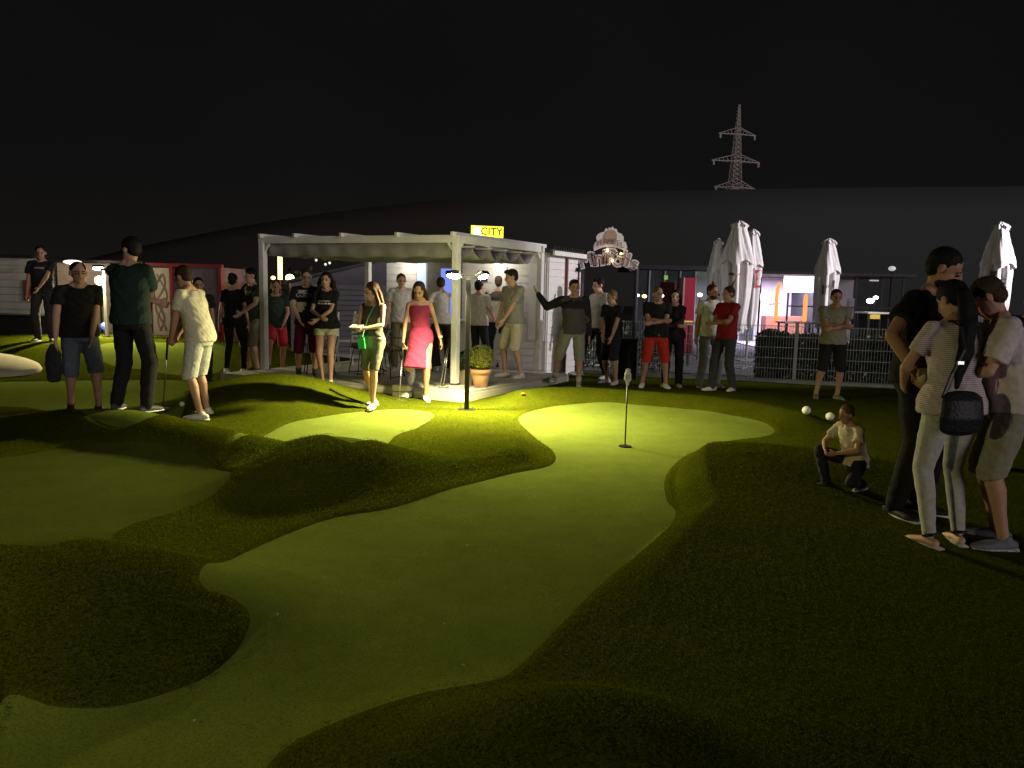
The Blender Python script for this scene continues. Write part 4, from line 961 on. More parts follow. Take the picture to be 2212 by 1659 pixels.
# --- left group
x, y, z = G(98, 738)
P = person('man in black tee and dark trousers standing highest on the far left green', x, y, z, R(15), 1.78, top=BLKC, bottom=(.03, .028, .025), shoes=(.05, .05, .05), hair='buzz', hands=[(-.25, -.05, .80), (.02, -.32, .96)], poles=[(-.5, 1, 0), (1, .4, -.3)], head=(10, 10, 0), skin='b')
chest_print(P, [(.16, .03, 0, 1.34, (.20, .20, .19))])
x, y, z = -5.12, 8.96, float(gz(-5.12, 8.96))
P = person('man in black tee and pale denim shorts stepping forward on the left green', x, y, z, R(40), 1.80, top=BLKC, bottom=(.09, .11, .14), bot_kind='longshorts', shoes=(.10, .02, .015), hair='buzz', lean=6, hands=[(-.27, -.16, .86), (.05, -.25, .72)], poles=[(-1, .6, 0), (1, .5, 0)], feet=[(-.10, .12, .02, 15), (.14, -.14, 0)], girth=1.06)
bg_ = thing('jacket', 'dark jacket hanging from the hand of the man in denim shorts', 'jacket', tuple(P['world']((-.30, -.14, .62)))); m = MB(); m.tube([(0, 0, .20), (0, 0, .08), (.02, 0, -.10), (0, .01, -.24)], [.03, .08, .10, .06], 10, rv=[.03, .05, .05, .03], side=(1, .3, 0)); link('cloth', remesh(m, 'cloth', .012, cloth_m((.02, .02, .022)), 2, wr=.01), bg_)
x, y, z = -4.0, 7.95, float(gz(-4.0, 7.95))
P = person('tall man in dark green shirt and black trousers seen from behind with folded arms', x, y, z, R(168), 1.84, top=(.010, .026, .020), top_kind='loose', bottom=(.008, .008, .008), shoes=(.06, .06, .06), hair='short', lean=3, side=2, head=(78, 12, 0), feet=[(-.17, .03, 0), (.20, -.0, 0)], face=True, girth=1.08,
           hands=[(.12, -.22, 1.14), (-.12, -.25, 1.10)], poles=[(-1.2, .2, -.2), (1.2, .2, -.2)], palm=[(0, 1, .3), (0, 1, .3)], curl=(.9, .9))
x, y, z = G(437, 904)
P = person('golfer in beige tee and pale shorts putting with both hands', x, y, z, R(-100), 1.72, top=(.50, .46, .34), bottom=(.42, .43, .36), bot_kind='longshorts', shoes=(.6, .58, .5), hair='short', hc=(.03, .018, .012), lean=14, hands=[(-.02, -.34, .86), (.04, -.35, .84)], poles=[(-1, .6, 0), (1, .6, 0)], head=(-12, 22, 0), skin='b', feet=[(-.16, -.04, 0), (.13, .06, 0)], curl=(1.2, 1.2), girth=1.02)
gp = P['world']((0, -.40, .80)); hp_ = Vector(G(352, 886)); club(gp+Vector((0, 0, .10)), hp_, 'thin putter swung by the golfer in the beige tee')
x, y, z = G(463, 830); x, y, z = -5.0, 12.1, float(gz(-5.0, 12.1))
person('man in dark clothes half hidden directly behind the golfer', x, y, z, R(30), 1.68, top=(.015, .015, .018), bottom=(.02, .02, .02), shoes=(.05, .05, .05), hair='short', hands=[(-.2, -.2, 1.0), (.2, -.15, .85)], skin='b')
x, y, z = G(507, 808)
person('woman in black top and leggings seen from behind with hair in a bun', x, y, z, R(176), 1.74, 'f', top=(.01, .01, .011), bottom=(.010, .010, .011), bot_kind='leggings', shoes=(.6, .58, .5), hair='bun', hands=[(-.26, -.03, .84), (.27, -.02, .86)], feet=[(-.16, 0, 0), (.15, 0, 0)], face=False, girth=1.05, skin='a')
x, y, z = G(548, 806)
P = person('man in dark tee with pale chest band standing behind the left pergola post', x, y, z, R(-35), 1.84, top=(.035, .045, .02), bottom=(.22, .20, .13), bot_kind='longshorts', shoes=(.1, .08, .07), hair='short', hands=[(.0, -.28, 1.06), (.14, -.30, 1.02)], poles=[(-1, .2, -.6), (1, .2, -.6)], head=(-15, 14, 0), skin='c')
chest_print(P, [(.24, .07, 0, 1.33, (.30, .30, .18))])
x, y, z = DK(608, 800); x, y = -4.15, 13.3; z = float(gz(x, y))
person('man in dark green tee and red shorts behind the pergola post resting a foot', x, y, z, R(25), 1.66, top=(.02, .035, .022), bottom=(.38, .02, .03), bot_kind='shorts', shoes=(.03, .03, .03), hair='buzz', hc=(.10, .03, .02), skin='b', hands=[(-.22, -.18, .92), (.10, -.25, .96)], feet=[(-.16, -.18, .12), (.12, .10, 0)], poles=[(-1, .5, 0), (1, .5, 0)])
x, y, z = DK(664, 822)
P = person('man in black tee with white diagonal print and maroon shorts', x, y, z, R(12), 1.70, top=(.012, .012, .014), bottom=(.10, .006, .02), bot_kind='longshorts', shoes=(.04, .04, .04), hair='short', hc=HBR, socks=(.06, .055, .04), hands=[(-.10, -.28, .98), (.22, -.10, .82)], poles=[(-1, .4, -.4), (.6, 1, 0)], feet=[(-.14, .12, 0), (.12, -.02, 0)], head=(8, 6, 0), skin='c')
chest_print(P, [(.15, .05, -.05, 1.39, WHT_), ('GUESS', .085, -.03, 1.33, WHT_), (.15, .06, -.07, 1.20, WHT_), (.12, .06, -.085, 1.145, WHT_), (.09, .05, -.10, 1.10, WHT_)])
x, y, z = -2.76, 11.25, float(gz(-2.76, 11.25))
P = person('woman with long curly dark hair in black printed tee and cream shorts', x, y, z, R(-4), 1.68, 'f', top=(.012, .011, .012), bottom=(.62, .60, .40), bot_kind='minishorts', shoes=(.72, .70, .60), hair='longcurly', hc=(.02, .013, .010), hands=[(-.02, -.25, 1.06), (-.06, -.26, 1.02)], poles=[(-1, .4, -.5), (1, .3, -.5)], feet=[(-.07, .02, 0), (.06, -.02, 0)], toe=(-22, 25), curl=(.8, .8), skin='a')
chest_print(P, [(.19, .016, 0, 1.30, (.35, .33, .3)), (.05, .022, -.075, 1.262, WHT_), (.03, .022, -.02, 1.262, WHT_), (.04, .022, .03, 1.262, WHT_), (.045, .022, .085, 1.262, WHT_)])
x, y, z = G(806, 881)
P = person('woman in black sleeveless top and grey cycling shorts reading a card', x, y, z, R(-20), 1.60, 'f', top=(.055, .052, .042), top_kind='sleeveless', bottom=(.13, .125, .085), bot_kind='bike', shoes=(.62, .58, .42), hair='long', hc=(.06, .032, .018), hands=[(-.06, -.33, 1.12), (.07, -.33, 1.12)], poles=[(-.6, .6, -.8), (.9, .6, -.8)], head=(-40, 18, 0), feet=[(-.07, .12, 0), (.06, -.12, 0)], curl=(1.0, 1.0), skin='a', palm=[(1, 0, .4), (-1, 0, .4)])
c_ = thing('score_card', 'white score card held in both hands by the woman in black', 'card', tuple(P['world']((0.0, -.43, 1.15))), R(-20)); MB().box((0, 0, 0), (.16, .09, .004), Matrix.Rotation(R(20), 3, 'X')).build('sheet', mat('paper', (.8, .8, .72), .8, .03), c_)
MB().tube([(.02, .0, .012), (.07, -.05, .03)], .004, 6).build('pencil', mat('pencil_green', (.08, .4, .15), .5, 0), c_)
ln = MB(); a = P['sp'](1.42, .06, -.07); b = P['sp'](1.25, .02, -.17); c = Vector((-.04, -.22, 1.0)); ln.tube([a, b, c], .006, 6); link('lanyard', P['sc'](ln.mesh('lanyard', mat('lanyard_green', (.15, .55, .28), .7, 0))), P['t'])
ln = MB().box((-.05, -.225, .91), (.105, .012, .15), Matrix.Rotation(R(-8), 3, 'Y')); link('pass_card', P['sc'](ln.mesh('pass_card', mat('card_green', (.03, .55, .10), .4, .1))), P['t'])
bk = MB().tube([P['sp'](1.42, -.13, -.02), P['sp'](1.25, -.19, .02), P['sp'](1.05, -.17, .03)], [.035, .06, .045], 8, round_ends=True); b_ = thing('shoulder_bag', 'black bag slung at the side of the woman with the green lanyard', 'bag', tuple(P['loc']), R(-20)); link('bag', P['sc'](remesh(bk, 'bag', .01, cloth_m((.02, .018, .016)), 1, wr=.005)), b_)
x, y, z = G(908, 866)
P = person('woman in tight red knee length dress stepping with a putter in hand', x, y, z, R(4), 1.70, 'f', top=(.28, .030, .085), top_kind='dress', bottom=None, bot_kind='dress', shoes=(.72, .72, .74), hair='long', hc=(.05, .022, .012), hands=[(-.25, -.10, .84), (.30, .02, .84)], poles=[(-1, .3, 0), (.8, 1, 0)], head=(-12, 26, 0), feet=[(-.16, .36, .30, 55), (.08, -.05, 0)], kneepole=[(-.1, -1, 0), (.1, -1, 0)], lean=4, side=-3, curl=(1.2, .5), skin='a', socks=None)
hd = P['wr'][1]; br = MB().tube([hd+Vector((-.0, 0, .03)), hd+Vector((0, 0, .052))], .034, 12); link('bracelet', P['sc'](br.mesh('bracelet', mat('bracelet_white', (.85, .8, .7), .4, 0))), P['t'])
club(P['world'](P['wr'][0]+Vector((0, -.03, -.02))), G(862, 868), 'putter held low by the woman in the red dress')
# --- people on the deck and at the kiosk
x, y, z = DK(866, 800)
P = person('young man in pale tee standing at the kiosk behind the woman in red', x, y, z, R(10), 1.70, top=(.50, .47, .44), bottom=(.12, .10, .05), shoes=(.3, .3, .28), hair='short', hc=HBR, hands=[(-.27, -.04, .84), (.22, -.06, .82)], head=(6, 4, 0), skin='c')
x, y, z = DK(953, 800)
person('person in cream top and wide black trousers reaching to the kiosk counter', x, y, z, R(205), 1.66, 'f', top=(.50, .47, .42), top_kind='loose', bottom=(.012, .012, .013), bot_kind='wide', shoes=(.4, .4, .38), hair='short', hc=HBR, lean=6, hands=[(.28, -.30, 1.15), (.24, -.12, .95)], poles=[(-.5, .3, -1), (1, .5, -.5)], feet=[(-.14, .18, .0), (.10, -.06, 0)], head=(-20, 8, 0))
x, y, z = DK(1032, 800)
person('person in pale tee and black trousers behind the lamp post on the deck', x, y, z, R(150), 1.62, top=(.46, .43, .38), top_kind='loose', bottom=(.012, .012, .014), shoes=(.1, .1, .1), hair='short', hc=HB, hands=[(-.2, -.25, 1.02), (.2, -.22, .98)], face=False, girth=1.05)
x, y, z = DK(1074, 796)
P = person('man with grey yoke on a pale shirt and navy trousers facing the kiosk', x, y, z, R(170), 1.72, top=(.46, .44, .38), top_kind='loose', bottom=(.014, .020, .03), shoes=(.03, .03, .03), hair='short', hc=(.07, .05, .03), hands=[(-.28, -.10, .98), (.22, -.25, 1.05)], feet=[(-.02, -.06, 0), (.18, .02, 0)], poles=[(-1, .8, 0), (1, .5, -.5)], face=False, lean=3)
yk = MB(); sp = P['sp']; yk.tube([sp(1.27), sp(1.33), sp(1.40), sp(1.45)], [.198, .206, .175, .10], 18, rv=[.146, .150, .122, .085], side=P['sideax'])
for i in range(2): yk.tube([P['sh'][i], P['sh'][i].lerp(P['el'][i], .52)], [.078, .086], 12)
link('yoke', P['sc'](remesh(yk, 'yoke', .012, cloth_m((.07, .068, .06)), 2, wr=.006)), P['top'])
x, y, z = DK(1108, 816)
P = person('man with dark quiff in grey shirt, cream shorts and chunky white trainers', x, y, z, R(-52), 1.80, top=(.30, .29, .26), top_kind='loose', bottom=(.55, .50, .38), bot_kind='longshorts', shoes=(.68, .66, .55), hair='quiff', hc=(.03, .02, .015), hands=[(-.10, -.24, .92), (.02, -.25, .90)], poles=[(-1, .8, -.3), (1, .8, -.3)], feet=[(-.14, -.06, 0), (.15, .04, 0)], head=(-28, 14, 0), lean=4, skin='c', girth=1.06)
for px, py, lb, c in ((1090, 792, 'person in pale trousers mostly hidden behind the man with the quiff', (.5, .48, .44)),):
    x, y, z = DK(px, py); person(lb, x, y, z, R(160), 1.55, 'f', top=(.35, .33, .32), bottom=c, shoes=(.2, .2, .2), hair='short', face=False)
# --- row along the fence
x, y, z = 1.0, 12.46, float(gz(1.0, 12.46))
P = person('man in black and grey sweatshirt leaning one arm on the pergola post', x, y, z, R(-6), 1.80, top=(.055, .052, .055), top_kind='sweat', bottom=(.20, .20, .14), bot_kind='longshorts', shoes=(.3, .3, .25), hair='quiff', hands=[(-.60, .10, 1.50), (.24, -.02, .86)], poles=[(0, 0, -1), (.6, 1, 0)], feet=[(-.30, .10, .08, -8), (.10, -.06, 0)], head=(12, 2, 0), skin='b', shift=(-.02, 0), socks=(.3, .3, .25))
yk = MB(); sp = P['sp']; yk.tube([sp(1.28), sp(1.32), sp(1.38), sp(1.455)], [.196, .212, .198, .09], 18, rv=[.145, .152, .134, .08], side=P['sideax'])
for i in range(2):
    s_, e_, w_ = P['sh'][i], P['el'][i], P['wr'][i]; yk.tube([s_, s_.lerp(e_, .5), e_], [.078, .074, .066], 12, round_ends=True); yk.tube([e_, e_.lerp(w_, .96)], [.066, .046], 12, round_ends=True)
link('yoke', P['sc'](remesh(yk, 'yoke', .012, cloth_m((.010, .010, .012)), 2, wr=.006)), P['top'])
chest_print(P, [(.05, .012, .06, 1.33, (.6, .6, .6))])
x, y, z = G(1290, 818)
P = person('man with white tee back and dark trousers turned away near the fence', x, y, z, R(-60), 1.86, top=(.50, .47, .44), bottom=(.012, .012, .012), shoes=(.45, .45, .42), hair='quiff', hands=[(-.12, -.25, .95), (.24, -.08, .88)], poles=[(-1, .8, 0), (1, .8, 0)], feet=[(-.12, -.32, .06), (.14, .08, 0)], head=(-8, 10, 0), skin='c', side=-3)
x, y, z = G(1320, 830)
P = person('light haired boy in black tee and black shorts with hands in front', x, y, z, R(-45), 1.64, top=(.010, .010, .011), bottom=(.011, .011, .012), bot_kind='longshorts', shoes=(.55, .53, .5), hair='short', hc=HBL, hands=[(-.05, -.24, .82), (.10, -.22, .76)], poles=[(-1, .8, 0), (1, .8, 0)], feet=[(-.12, .02, 0), (.12, -.02, 0)], head=(-20, 12, 0), lean=5, skin='b')
x, y, z = G(1412, 838)
P = person('man in black tee with crossed arms and bright red shorts', x, y, z, R(-4), 1.72, top=(.010, .010, .011), bottom=(.46, .028, .018), bot_kind='longshorts', shoes=(.62, .6, .5), hair='buzz', hc=(.10, .07, .04), skin='b', head=(20, 2, 0), feet=[(-.20, .0, 0), (.20, -.02, 0)], girth=1.10, **CROSS)
for s_ in (-1, 1):
    m = MB().tube([(s_*.025, -.148, .99), (s_*.035, -.158, .90)], .004, 5); link('drawstring', P['sc'](m.mesh('drawstring', mat('drawstring', (.6, .5, .45), .7, 0))), P['t'])
x, y, z = G(1450, 836)
person('woman with long dark hair in black hoodie and black trousers', x, y, z, R(-12), 1.68, 'f', top=(.014, .010, .011), top_kind='hoodie', bottom=(.010, .010, .011), shoes=(.25, .25, .25), hair='long', hc=(.02, .012, .010), hands=[(.05, -.20, 1.12), (-.10, -.24, 1.10)], poles=[(-1, -.1, -.8), (1, -.1, -.8)], head=(-6, 2, 0), skin='c')
x, y, z = G(1527, 838)
person('bearded man in white polo shirt and grey jeans', x, y, z, R(14), 1.78, top=(.56, .56, .50), top_kind='polo', bottom=(.12, .13, .11), shoes=(.10, .10, .09), hair='short', hc=HBR, beard=True, hands=[(-.24, .02, .86), (.20, .02, .90)], poles=[(-.8, 1, 0), (.8, 1, 0)], feet=[(-.14, .02, 0), (.20, .05, 0)], head=(15, 4, 0), skin='b')
x, y, z = G(1563, 845)
person('man in red polo with crossed arms turned toward the man in white', x, y, z, R(-55), 1.74, top=(.24, .012, .018), top_kind='polo', bottom=(.04, .045, .04), shoes=(.60, .6, .5), hair='short', hc=HBR, head=(-14, 4, 0), skin='b', feet=[(-.12, -.16, 0), (.10, .10, 0)], girth=.98, **CROSS)
x, y, z = G(1790, 862)
P = person('man in beige tee with crossed arms and black shorts standing alone by the hedge', x, y, z, R(-6), 1.74, top=(.24, .23, .16), bottom=(.010, .011, .012), bot_kind='longshorts', shoes=(.16, .15, .12), hair='short', hc=(.04, .02, .015), skin='b', head=(-4, 4, 0), girth=1.08, feet=[(-.2, .0, 0), (.12, -.02, 0)], **CROSS)
# --- near group on the right
x, y, z = G(1960, 1112)
P = person('tall bearded man in black tee looking down, nearest group on the right', x, y, z, R(32), 1.86, top=(.010, .010, .010), bottom=(.008, .008, .009), shoes=(.02, .02, .02), hair='short', hc=HB, beard=True, head=(28, 24, 0), lean=5, vox=.009, girth=1.10, skin='b', hands=[(-.34, -.16, .98), (.10, -.34, 1.14)], poles=[(-1, .6, -.4), (1, .3, -.7)], curl=(.9, .9))
P25 = P
x, y, z = G(2030, 1174)
P = person('woman with long black ponytail in striped tee and white jeans seen from behind', x, y, z, R(188), 1.67, 'f', top='striped_knit', bottom=(.42, .42, .38), bot_kind='leggings', shoes=None, hair='pony', hc=(.008, .008, .010), hands=[(-.14, -.28, 1.04), (.16, -.28, 1.04)], poles=[(-1, .5, -.5), (1, .5, -.5)], feet=[(-.11, .02, 0), (.13, .06, 0)], lean=4, head=(10, 28, 0), vox=.008, face=False, girth=1.10, skin='a', socks=None, top_kind='tee')
PW_ = P
# sandals
for i in range(2):
    a_ = P['an'][i]; yaw = -14 if i == 0 else 14; M_ = Matrix.Rotation(R(yaw), 3, 'Z'); q = lambda p: a_+M_ @ (Vector(p)+Vector((0, 0, -.085)))
    f_ = MB().tube([q((0, .05, .040)), q((0, -.02, .045)), q((0, -.10, .030)), q((0, -.16, .022))], [.030, .034, .042, .034], 10, rv=[.026, .028, .020, .012], side=(1, 0, 0), round_ends=True)
    fo = link('foot', P['sc'](remesh(f_, 'foot', .009, skin_m('c'), 1)), P['t'])
    m = MB().tube([q((0, .10, .012)), q((0, 0, .012)), q((0, -.10, .012)), q((0, -.19, .012))], [.03, .042, .05, .03], 12, rv=[.012]*4, side=(1, 0, 0)); link('sandal', P['sc'](m.mesh('sandal', mat('sandal_pale', (.55, .5, .45), .6, .1), True)), P['t'])
    m = MB().tube([q((0, .005, .075)), q((0, .0, .095))], .047, 12); link('ankle_strap', P['sc'](m.mesh('ankle_strap', M_BLK, True)), P['t'])
BAGX = .11
bagp = thing('handbag', 'black quilted handbag hanging on the back of the woman in white jeans', 'handbag', (x, y, z), R(188))
m = MB(); m.tube([(BAGX, .215, .80), (BAGX, .225, .88), (BAGX, .22, .985), (BAGX, .21, 1.02)], [.135, .150, .140, .125], 16, rv=[.035, .050, .045, .030], side=(1, 0, .04), round_ends=True)
link('bag_body', P['sc'](remesh(m, 'bag_body', .008, mat('bag_leather', (.010, .011, .014), .5, .1, 40, bump=.5, bscale=60), 2)), bagp)
m = MB(); pts = [(.235, .20, 1.0), (.165, .175, 1.15), (.105, .185, 1.30), (.095, .120, 1.44), (.085, .02, 1.475), (.07, -.08, 1.43), (.0, -.16, 1.25), (-.10, -.15, 1.05), (-.16, .0, .98), (-.03, .19, 1.0)]
m.tube([Vector(p)+Vector((0, .01, 0)) for p in pts], .015, 6, rv=.004, side=(1, 0, 0)); link('strap', P['sc'](m.mesh('strap', M_BLK)), bagp)
m = MB().box((.135, .205, 1.22), (.04, .012, .02)); link('buckle', P['sc'](m.mesh('buckle', mat('steel', None))), bagp)
x, y, z = G(2152, 1178)
P = person('young man in pale pink tee bending his head down at the right edge', x, y, z, R(-108), 1.72, top=(.60, .52, .52), top_kind='loose', bottom=(.26, .25, .18), bot_kind='longshorts', shoes=(.16, .17, .2), hair='short', hc=(.05, .035, .02), head=(-18, 34, 0), lean=12, vox=.008, girth=1.08, skin='a', hands=[(-.16, -.36, 1.06), (.02, -.36, 1.10)], poles=[(-1, .4, -.8), (1, .4, -.8)], curl=(1, 1))
sb = thing('shoulder_strap', 'dark strap of a bag over the shoulder of the bending young man', 'strap', tuple(P['loc']), R(-108)); m = MB(); sp = P['sp']
m.tube([sp(1.45, .11, .05)+Vector((0, 0, .02)), sp(1.38, .13, .135), sp(1.2, .05, .165), sp(1.0, -.10, .155)], .022, 6, rv=.005, side=(1, 0, 0)); link('webbing', P['sc'](m.mesh('webbing', cloth_m((.03, .012, .02)))), sb)
p_ = aty(2215, 1130, 5.35); x, y = 6.75*(2225-1106)/1640, 6.75
person('man in black standing at the right edge behind the bending young man', x, y, float(gz(x, y)), R(-30), 1.66, top=(.012, .012, .014), bottom=(.02, .02, .02), shoes=(.05, .05, .05), hair='short')
x, y, z = G(1828, 1056)
P = person('child in beige top crouching on the dark turf beside the white balls', x, y, z, R(-70), .98, top=(.62, .54, .38), bottom=(.022, .024, .032), shoes=(.12, .12, .15), hair='short', hc=(.16, .10, .055), drop=.56, lean=18, shift=(0, .12), hands=[(-.12, -.30, .55), (.08, -.28, .52)], poles=[(-1, .2, -.5), (1, .2, -.5)], feet=[(-.14, -.22, 0), (.12, .16, 0)], head=(-5, 8, 0), vox=.010, skin='a', kneepole=[(-.5, -1, .4), (.5, -1, .1)])
# ------------------------------------------------------------------ course furniture
def leafball(name, c, r, n, m, parent, seed, ls=.02, flat=1.0):
    g = np.random.default_rng(seed); d = g.normal(size=(n, 3)); d /= np.linalg.norm(d, axis=1)[:, None]
    bump_ = 1+.06*np.sin(d[:, 0]*9+seed)*np.sin(d[:, 2]*8)+.05*np.sin(d[:, 1]*14)
    p = np.array(c)+d*(r*bump_*(.88+.14*g.random(n)))[:, None]*np.array([1, 1, flat])
    nrm = d+g.normal(size=(n, 3))*.55; nrm /= np.linalg.norm(nrm, axis=1)[:, None]
    u = np.cross(nrm, g.normal(size=(n, 3))); u /= np.linalg.norm(u, axis=1)[:, None]; w = np.cross(nrm, u); s_ = ls*(.7+.7*g.random(n))[:, None]
    V = np.stack([p-u*s_, p+w*s_*.6+nrm*s_*.25, p+u*s_, p-w*s_*.6+nrm*s_*.25], 1).reshape(-1, 3)
    me = bpy.data.meshes.new(name); me.from_pydata(V.tolist(), [], np.arange(4*n).reshape(-1, 4).tolist()); me.materials.append(m)
    o = link(name, me, parent); o['kind'] = 'stuff'; return o
M_TERRA = mat('terracotta', (.62, .36, .20), .85, .1, 12, bump=.15, bscale=40)
p = atz(1037, 838, DZ)
t = thing('potted_boxwood', 'round clipped boxwood in a big terracotta pot on the deck corner', 'potted plant', (p[0], p[1]+.12, DZ))
V = MB(); V.tube([(0, 0, 0), (0, 0, .19), (0, 0, .20)], [.098, .138, .138], 24); V.build('pot', M_TERRA, t, True)
MB().tube([(0, 0, .20), (0, 0, .268)], [.152, .158], 24).build('rim', M_TERRA, t, True)
MB().tube([(0, 0, .26), (0, 0, .272)], .145, 20).build('soil', mat('soil', (.04, .03, .02), .95, .2), t)
MB().tube([(0, 0, .25), (0, 0, .45)], .018, 8).build('trunk', mat('bark', None), t)
leafball('foliage', (0, 0, .44), .185, 2600, mat('boxwood_leaf', (.27, .28, .05), .6, .35, 30), t, 4, .017)
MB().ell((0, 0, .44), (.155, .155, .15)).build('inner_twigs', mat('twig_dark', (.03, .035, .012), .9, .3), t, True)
p = atz(1004, 835, DZ)
t = thing('small_planter', 'small pale square planter with dark trailing plant beside the pergola post', 'potted plant', (p[0], p[1]+.18, DZ))
MB().tube([(0, 0, 0), (0, 0, .24)], [.09, .11], 4).build('pot', mat('pale_pot', (.55, .50, .36), .8, .1), t)
leafball('foliage', (0, .0, .36), .13, 600, mat('dark_leaf', (.05, .07, .03), .5, .4, 20), t, 8, .025, 1.3)
# putters leaning on the post
for i, (dx, lb) in enumerate(((-.06, 'putter leaning on the left face of the front right pergola post'), (-.02, 'second putter leaning against the same pergola post, pink grip'))):
    t = club(FR+Vector((-.085+i*.01, -.02-i*.05, .95)), FR+Vector((-.20+i*.05, -.16-i*.03, DZ)), lb)
# stack of white blocks
p = atz(866, 864, 0)
t = thing('white_blocks', 'stack of two rounded white foam blocks beside the deck edge', 'blocks', (p[0]+.0, p[1]+.12, float(gz(p[0], p[1]+.12))), R(-20))
for k in range(2): MB().box((0, 0, .052+k*.098), (.26, .16, .090)).build('block', mat('foam_white', (.72, .68, .64), .8, .05), t, bevel=.025)
# cable
pts = []
for px, py in ((712, 846), (735, 858), (760, 868), (785, 876), (803, 882)):
    q = ground_at(px, py); pts.append((q[0], q[1], q[2]+.035))
tag(MB().tube(pts, .012, 6).build('cable', M_BLK, None, True), 'black cable curving over the turf to the foot of the woman reading', 'cable')
# flag
fx, fy, fz = G(1350, 965)
t = thing('hole_marker', 'thin black hole marker pole with a grey shield sign in the main green', 'golf flag', (fx, fy, fz))
MB().tube([(0, 0, -.02), (0, 0, .64)], .0075, 8).build('pole', M_BLK, t, True)
sh_ = [(-.032, .12), (-.012, .155), (.012, .155), (.032, .12), (.036, .06), (.018, .03), (.012, 0), (-.012, 0), (-.018, .03), (-.036, .06)]
s_ = MB().prism(sh_, -.006, .006, RX).build('sign', mat('marker_grey', (.50, .50, .46), .5, .08), t, loc=(0, 0, .64))
MB().tube([(math.cos(a)*.014, -.009, .085+math.sin(a)*.018) for a in [k*math.pi/6 for k in range(13)]], .003, 5).build('number_ring', mat('ring_dark', (.2, .2, .18), .6, 0), s_)
m = MB().tube([(math.cos(a)*.024, 0, .150+math.sin(a)*.018) for a in [k*math.pi/8 for k in range(9)]], .005, 6).build('handle', mat('marker_grey', None), t, loc=(0, 0, .64))
MB().tube([(0, 0, .004), (0, 0, .012)], .065, 20).build('cup', M_BLK, t)
# balls
M_BALL = mat('ball_white', (.80, .78, .70), .45, .04, 40)
for px, py, r, lb in ((1741, 890, .052, 'white marker ball on the turf, left of the pair'), (1792, 903, .052, 'white marker ball on the turf close to the crouching child')):
    q = ground_at(px, py+9); m = MB().ell((0, 0, 0), (r, r, r), su=20, sv=14); o = m.build('marker_ball', M_BALL, None, True, loc=(q[0], q[1], q[2]+r+.022)); tag(o, lb, 'ball', 'pair of white marker balls')
q = ground_at(393, 881); o = MB().ell((0, 0, 0), (.030, .030, .030), su=16, sv=10).build('golf_ball', M_BALL, None, True, loc=(q[0], q[1], q[2]+.045)); tag(o, 'golf ball lying on the turf in front of the golfer', 'ball')
q = ground_at(1130, 857); o = MB().ell((0, 0, 0), (.035, .03, .012), su=8, sv=6).build('orange_tag', mat('orange_tag', (.8, .15, .03), .6, 0), None, True, loc=(q[0], q[1], q[2]+.045)); tag(o, 'small orange tag lying on the turf bank by the far green', 'tag')
# bin
p = atz(1358, 822); t = thing('litter_bin', 'tall black litter bin standing against the fence beside the boy in black', 'bin', (p[0], p[1]+.15, 0), R(-12))
MB().box((0, 0, .36), (.34, .32, .72)).build('body', mat('bin_black', (.012, .012, .014), .5, .1), t, bevel=.012); MB().box((0, 0, .745), (.37, .35, .05)).build('lid', mat('bin_black', None), t, bevel=.01)
MB().box((0, -.17, .64), (.22, .012, .09)).build('slot', M_BLK, t)
p = atz(1331, 812); t = thing('gate_post', 'bright white gate post standing left of the litter bin', 'post', (p[0], p[1]+.10, 0)); MB().box((0, 0, .57), (.07, .07, 1.14)).build('post', M_WHT, t, bevel=.004); MB().box((0, 0, 1.15), (.085, .085, .02)).build('cap', M_WHT, t)
# bollard lamp added behind the fence to light shrubs and wires
bx, by = 1.62, 16.3
t = thing('added_bollard_lamp', 'added low bollard lamp to light the shrubs behind the fence', 'lamp', (bx, by, 0)); MB().tube([(0, 0, 0), (0, 0, .5)], .05, 10).build('body', M_BLK, t); MB().tube([(0, 0, .51), (0, 0, .62)], .045, 10).build('light_head', mat('added_bollard_glow', (1, 1, .9), .4, 0, emis=(.9, 1, .85), es=6), t)
l = bpy.data.lights.new('added_bollard_light', 'POINT'); l.energy = 45; l.color = (.9, 1, .88); l.shadow_soft_size = .12; o = bpy.data.objects.new('added_bollard_light', l); COL.objects.link(o); o.location = (bx, by, .80)
# sand bunker: cream dome on the slope at the left
n = 26; bxy = [(-7.9, 12.05), 1.35, .62]
V = []; Fs = []
for i in range(n+1):
    for k in range(48):
        a = 2*math.pi*k/48; rr = i/n; xx = -8.98+1.25*rr*math.cos(a); yy = 12.35+.62*rr*math.sin(a)
        V.append((xx, yy, float(gz(xx, yy))+.035+.22*(1-rr**2)**.7*(1 if rr < 1 else 0)+.012*math.sin(xx*6)*math.sin(yy*9)*(1-rr)-.05*(rr > .99)))
for i in range(n):
    for k in range(48): Fs.append((i*48+k, (i+1)*48+k, (i+1)*48+(k+1) % 48, i*48+(k+1) % 48))
o = MB().add(V, Fs).build('sand_bunker', M_SAND, None, True); tag(o, kind='structure')

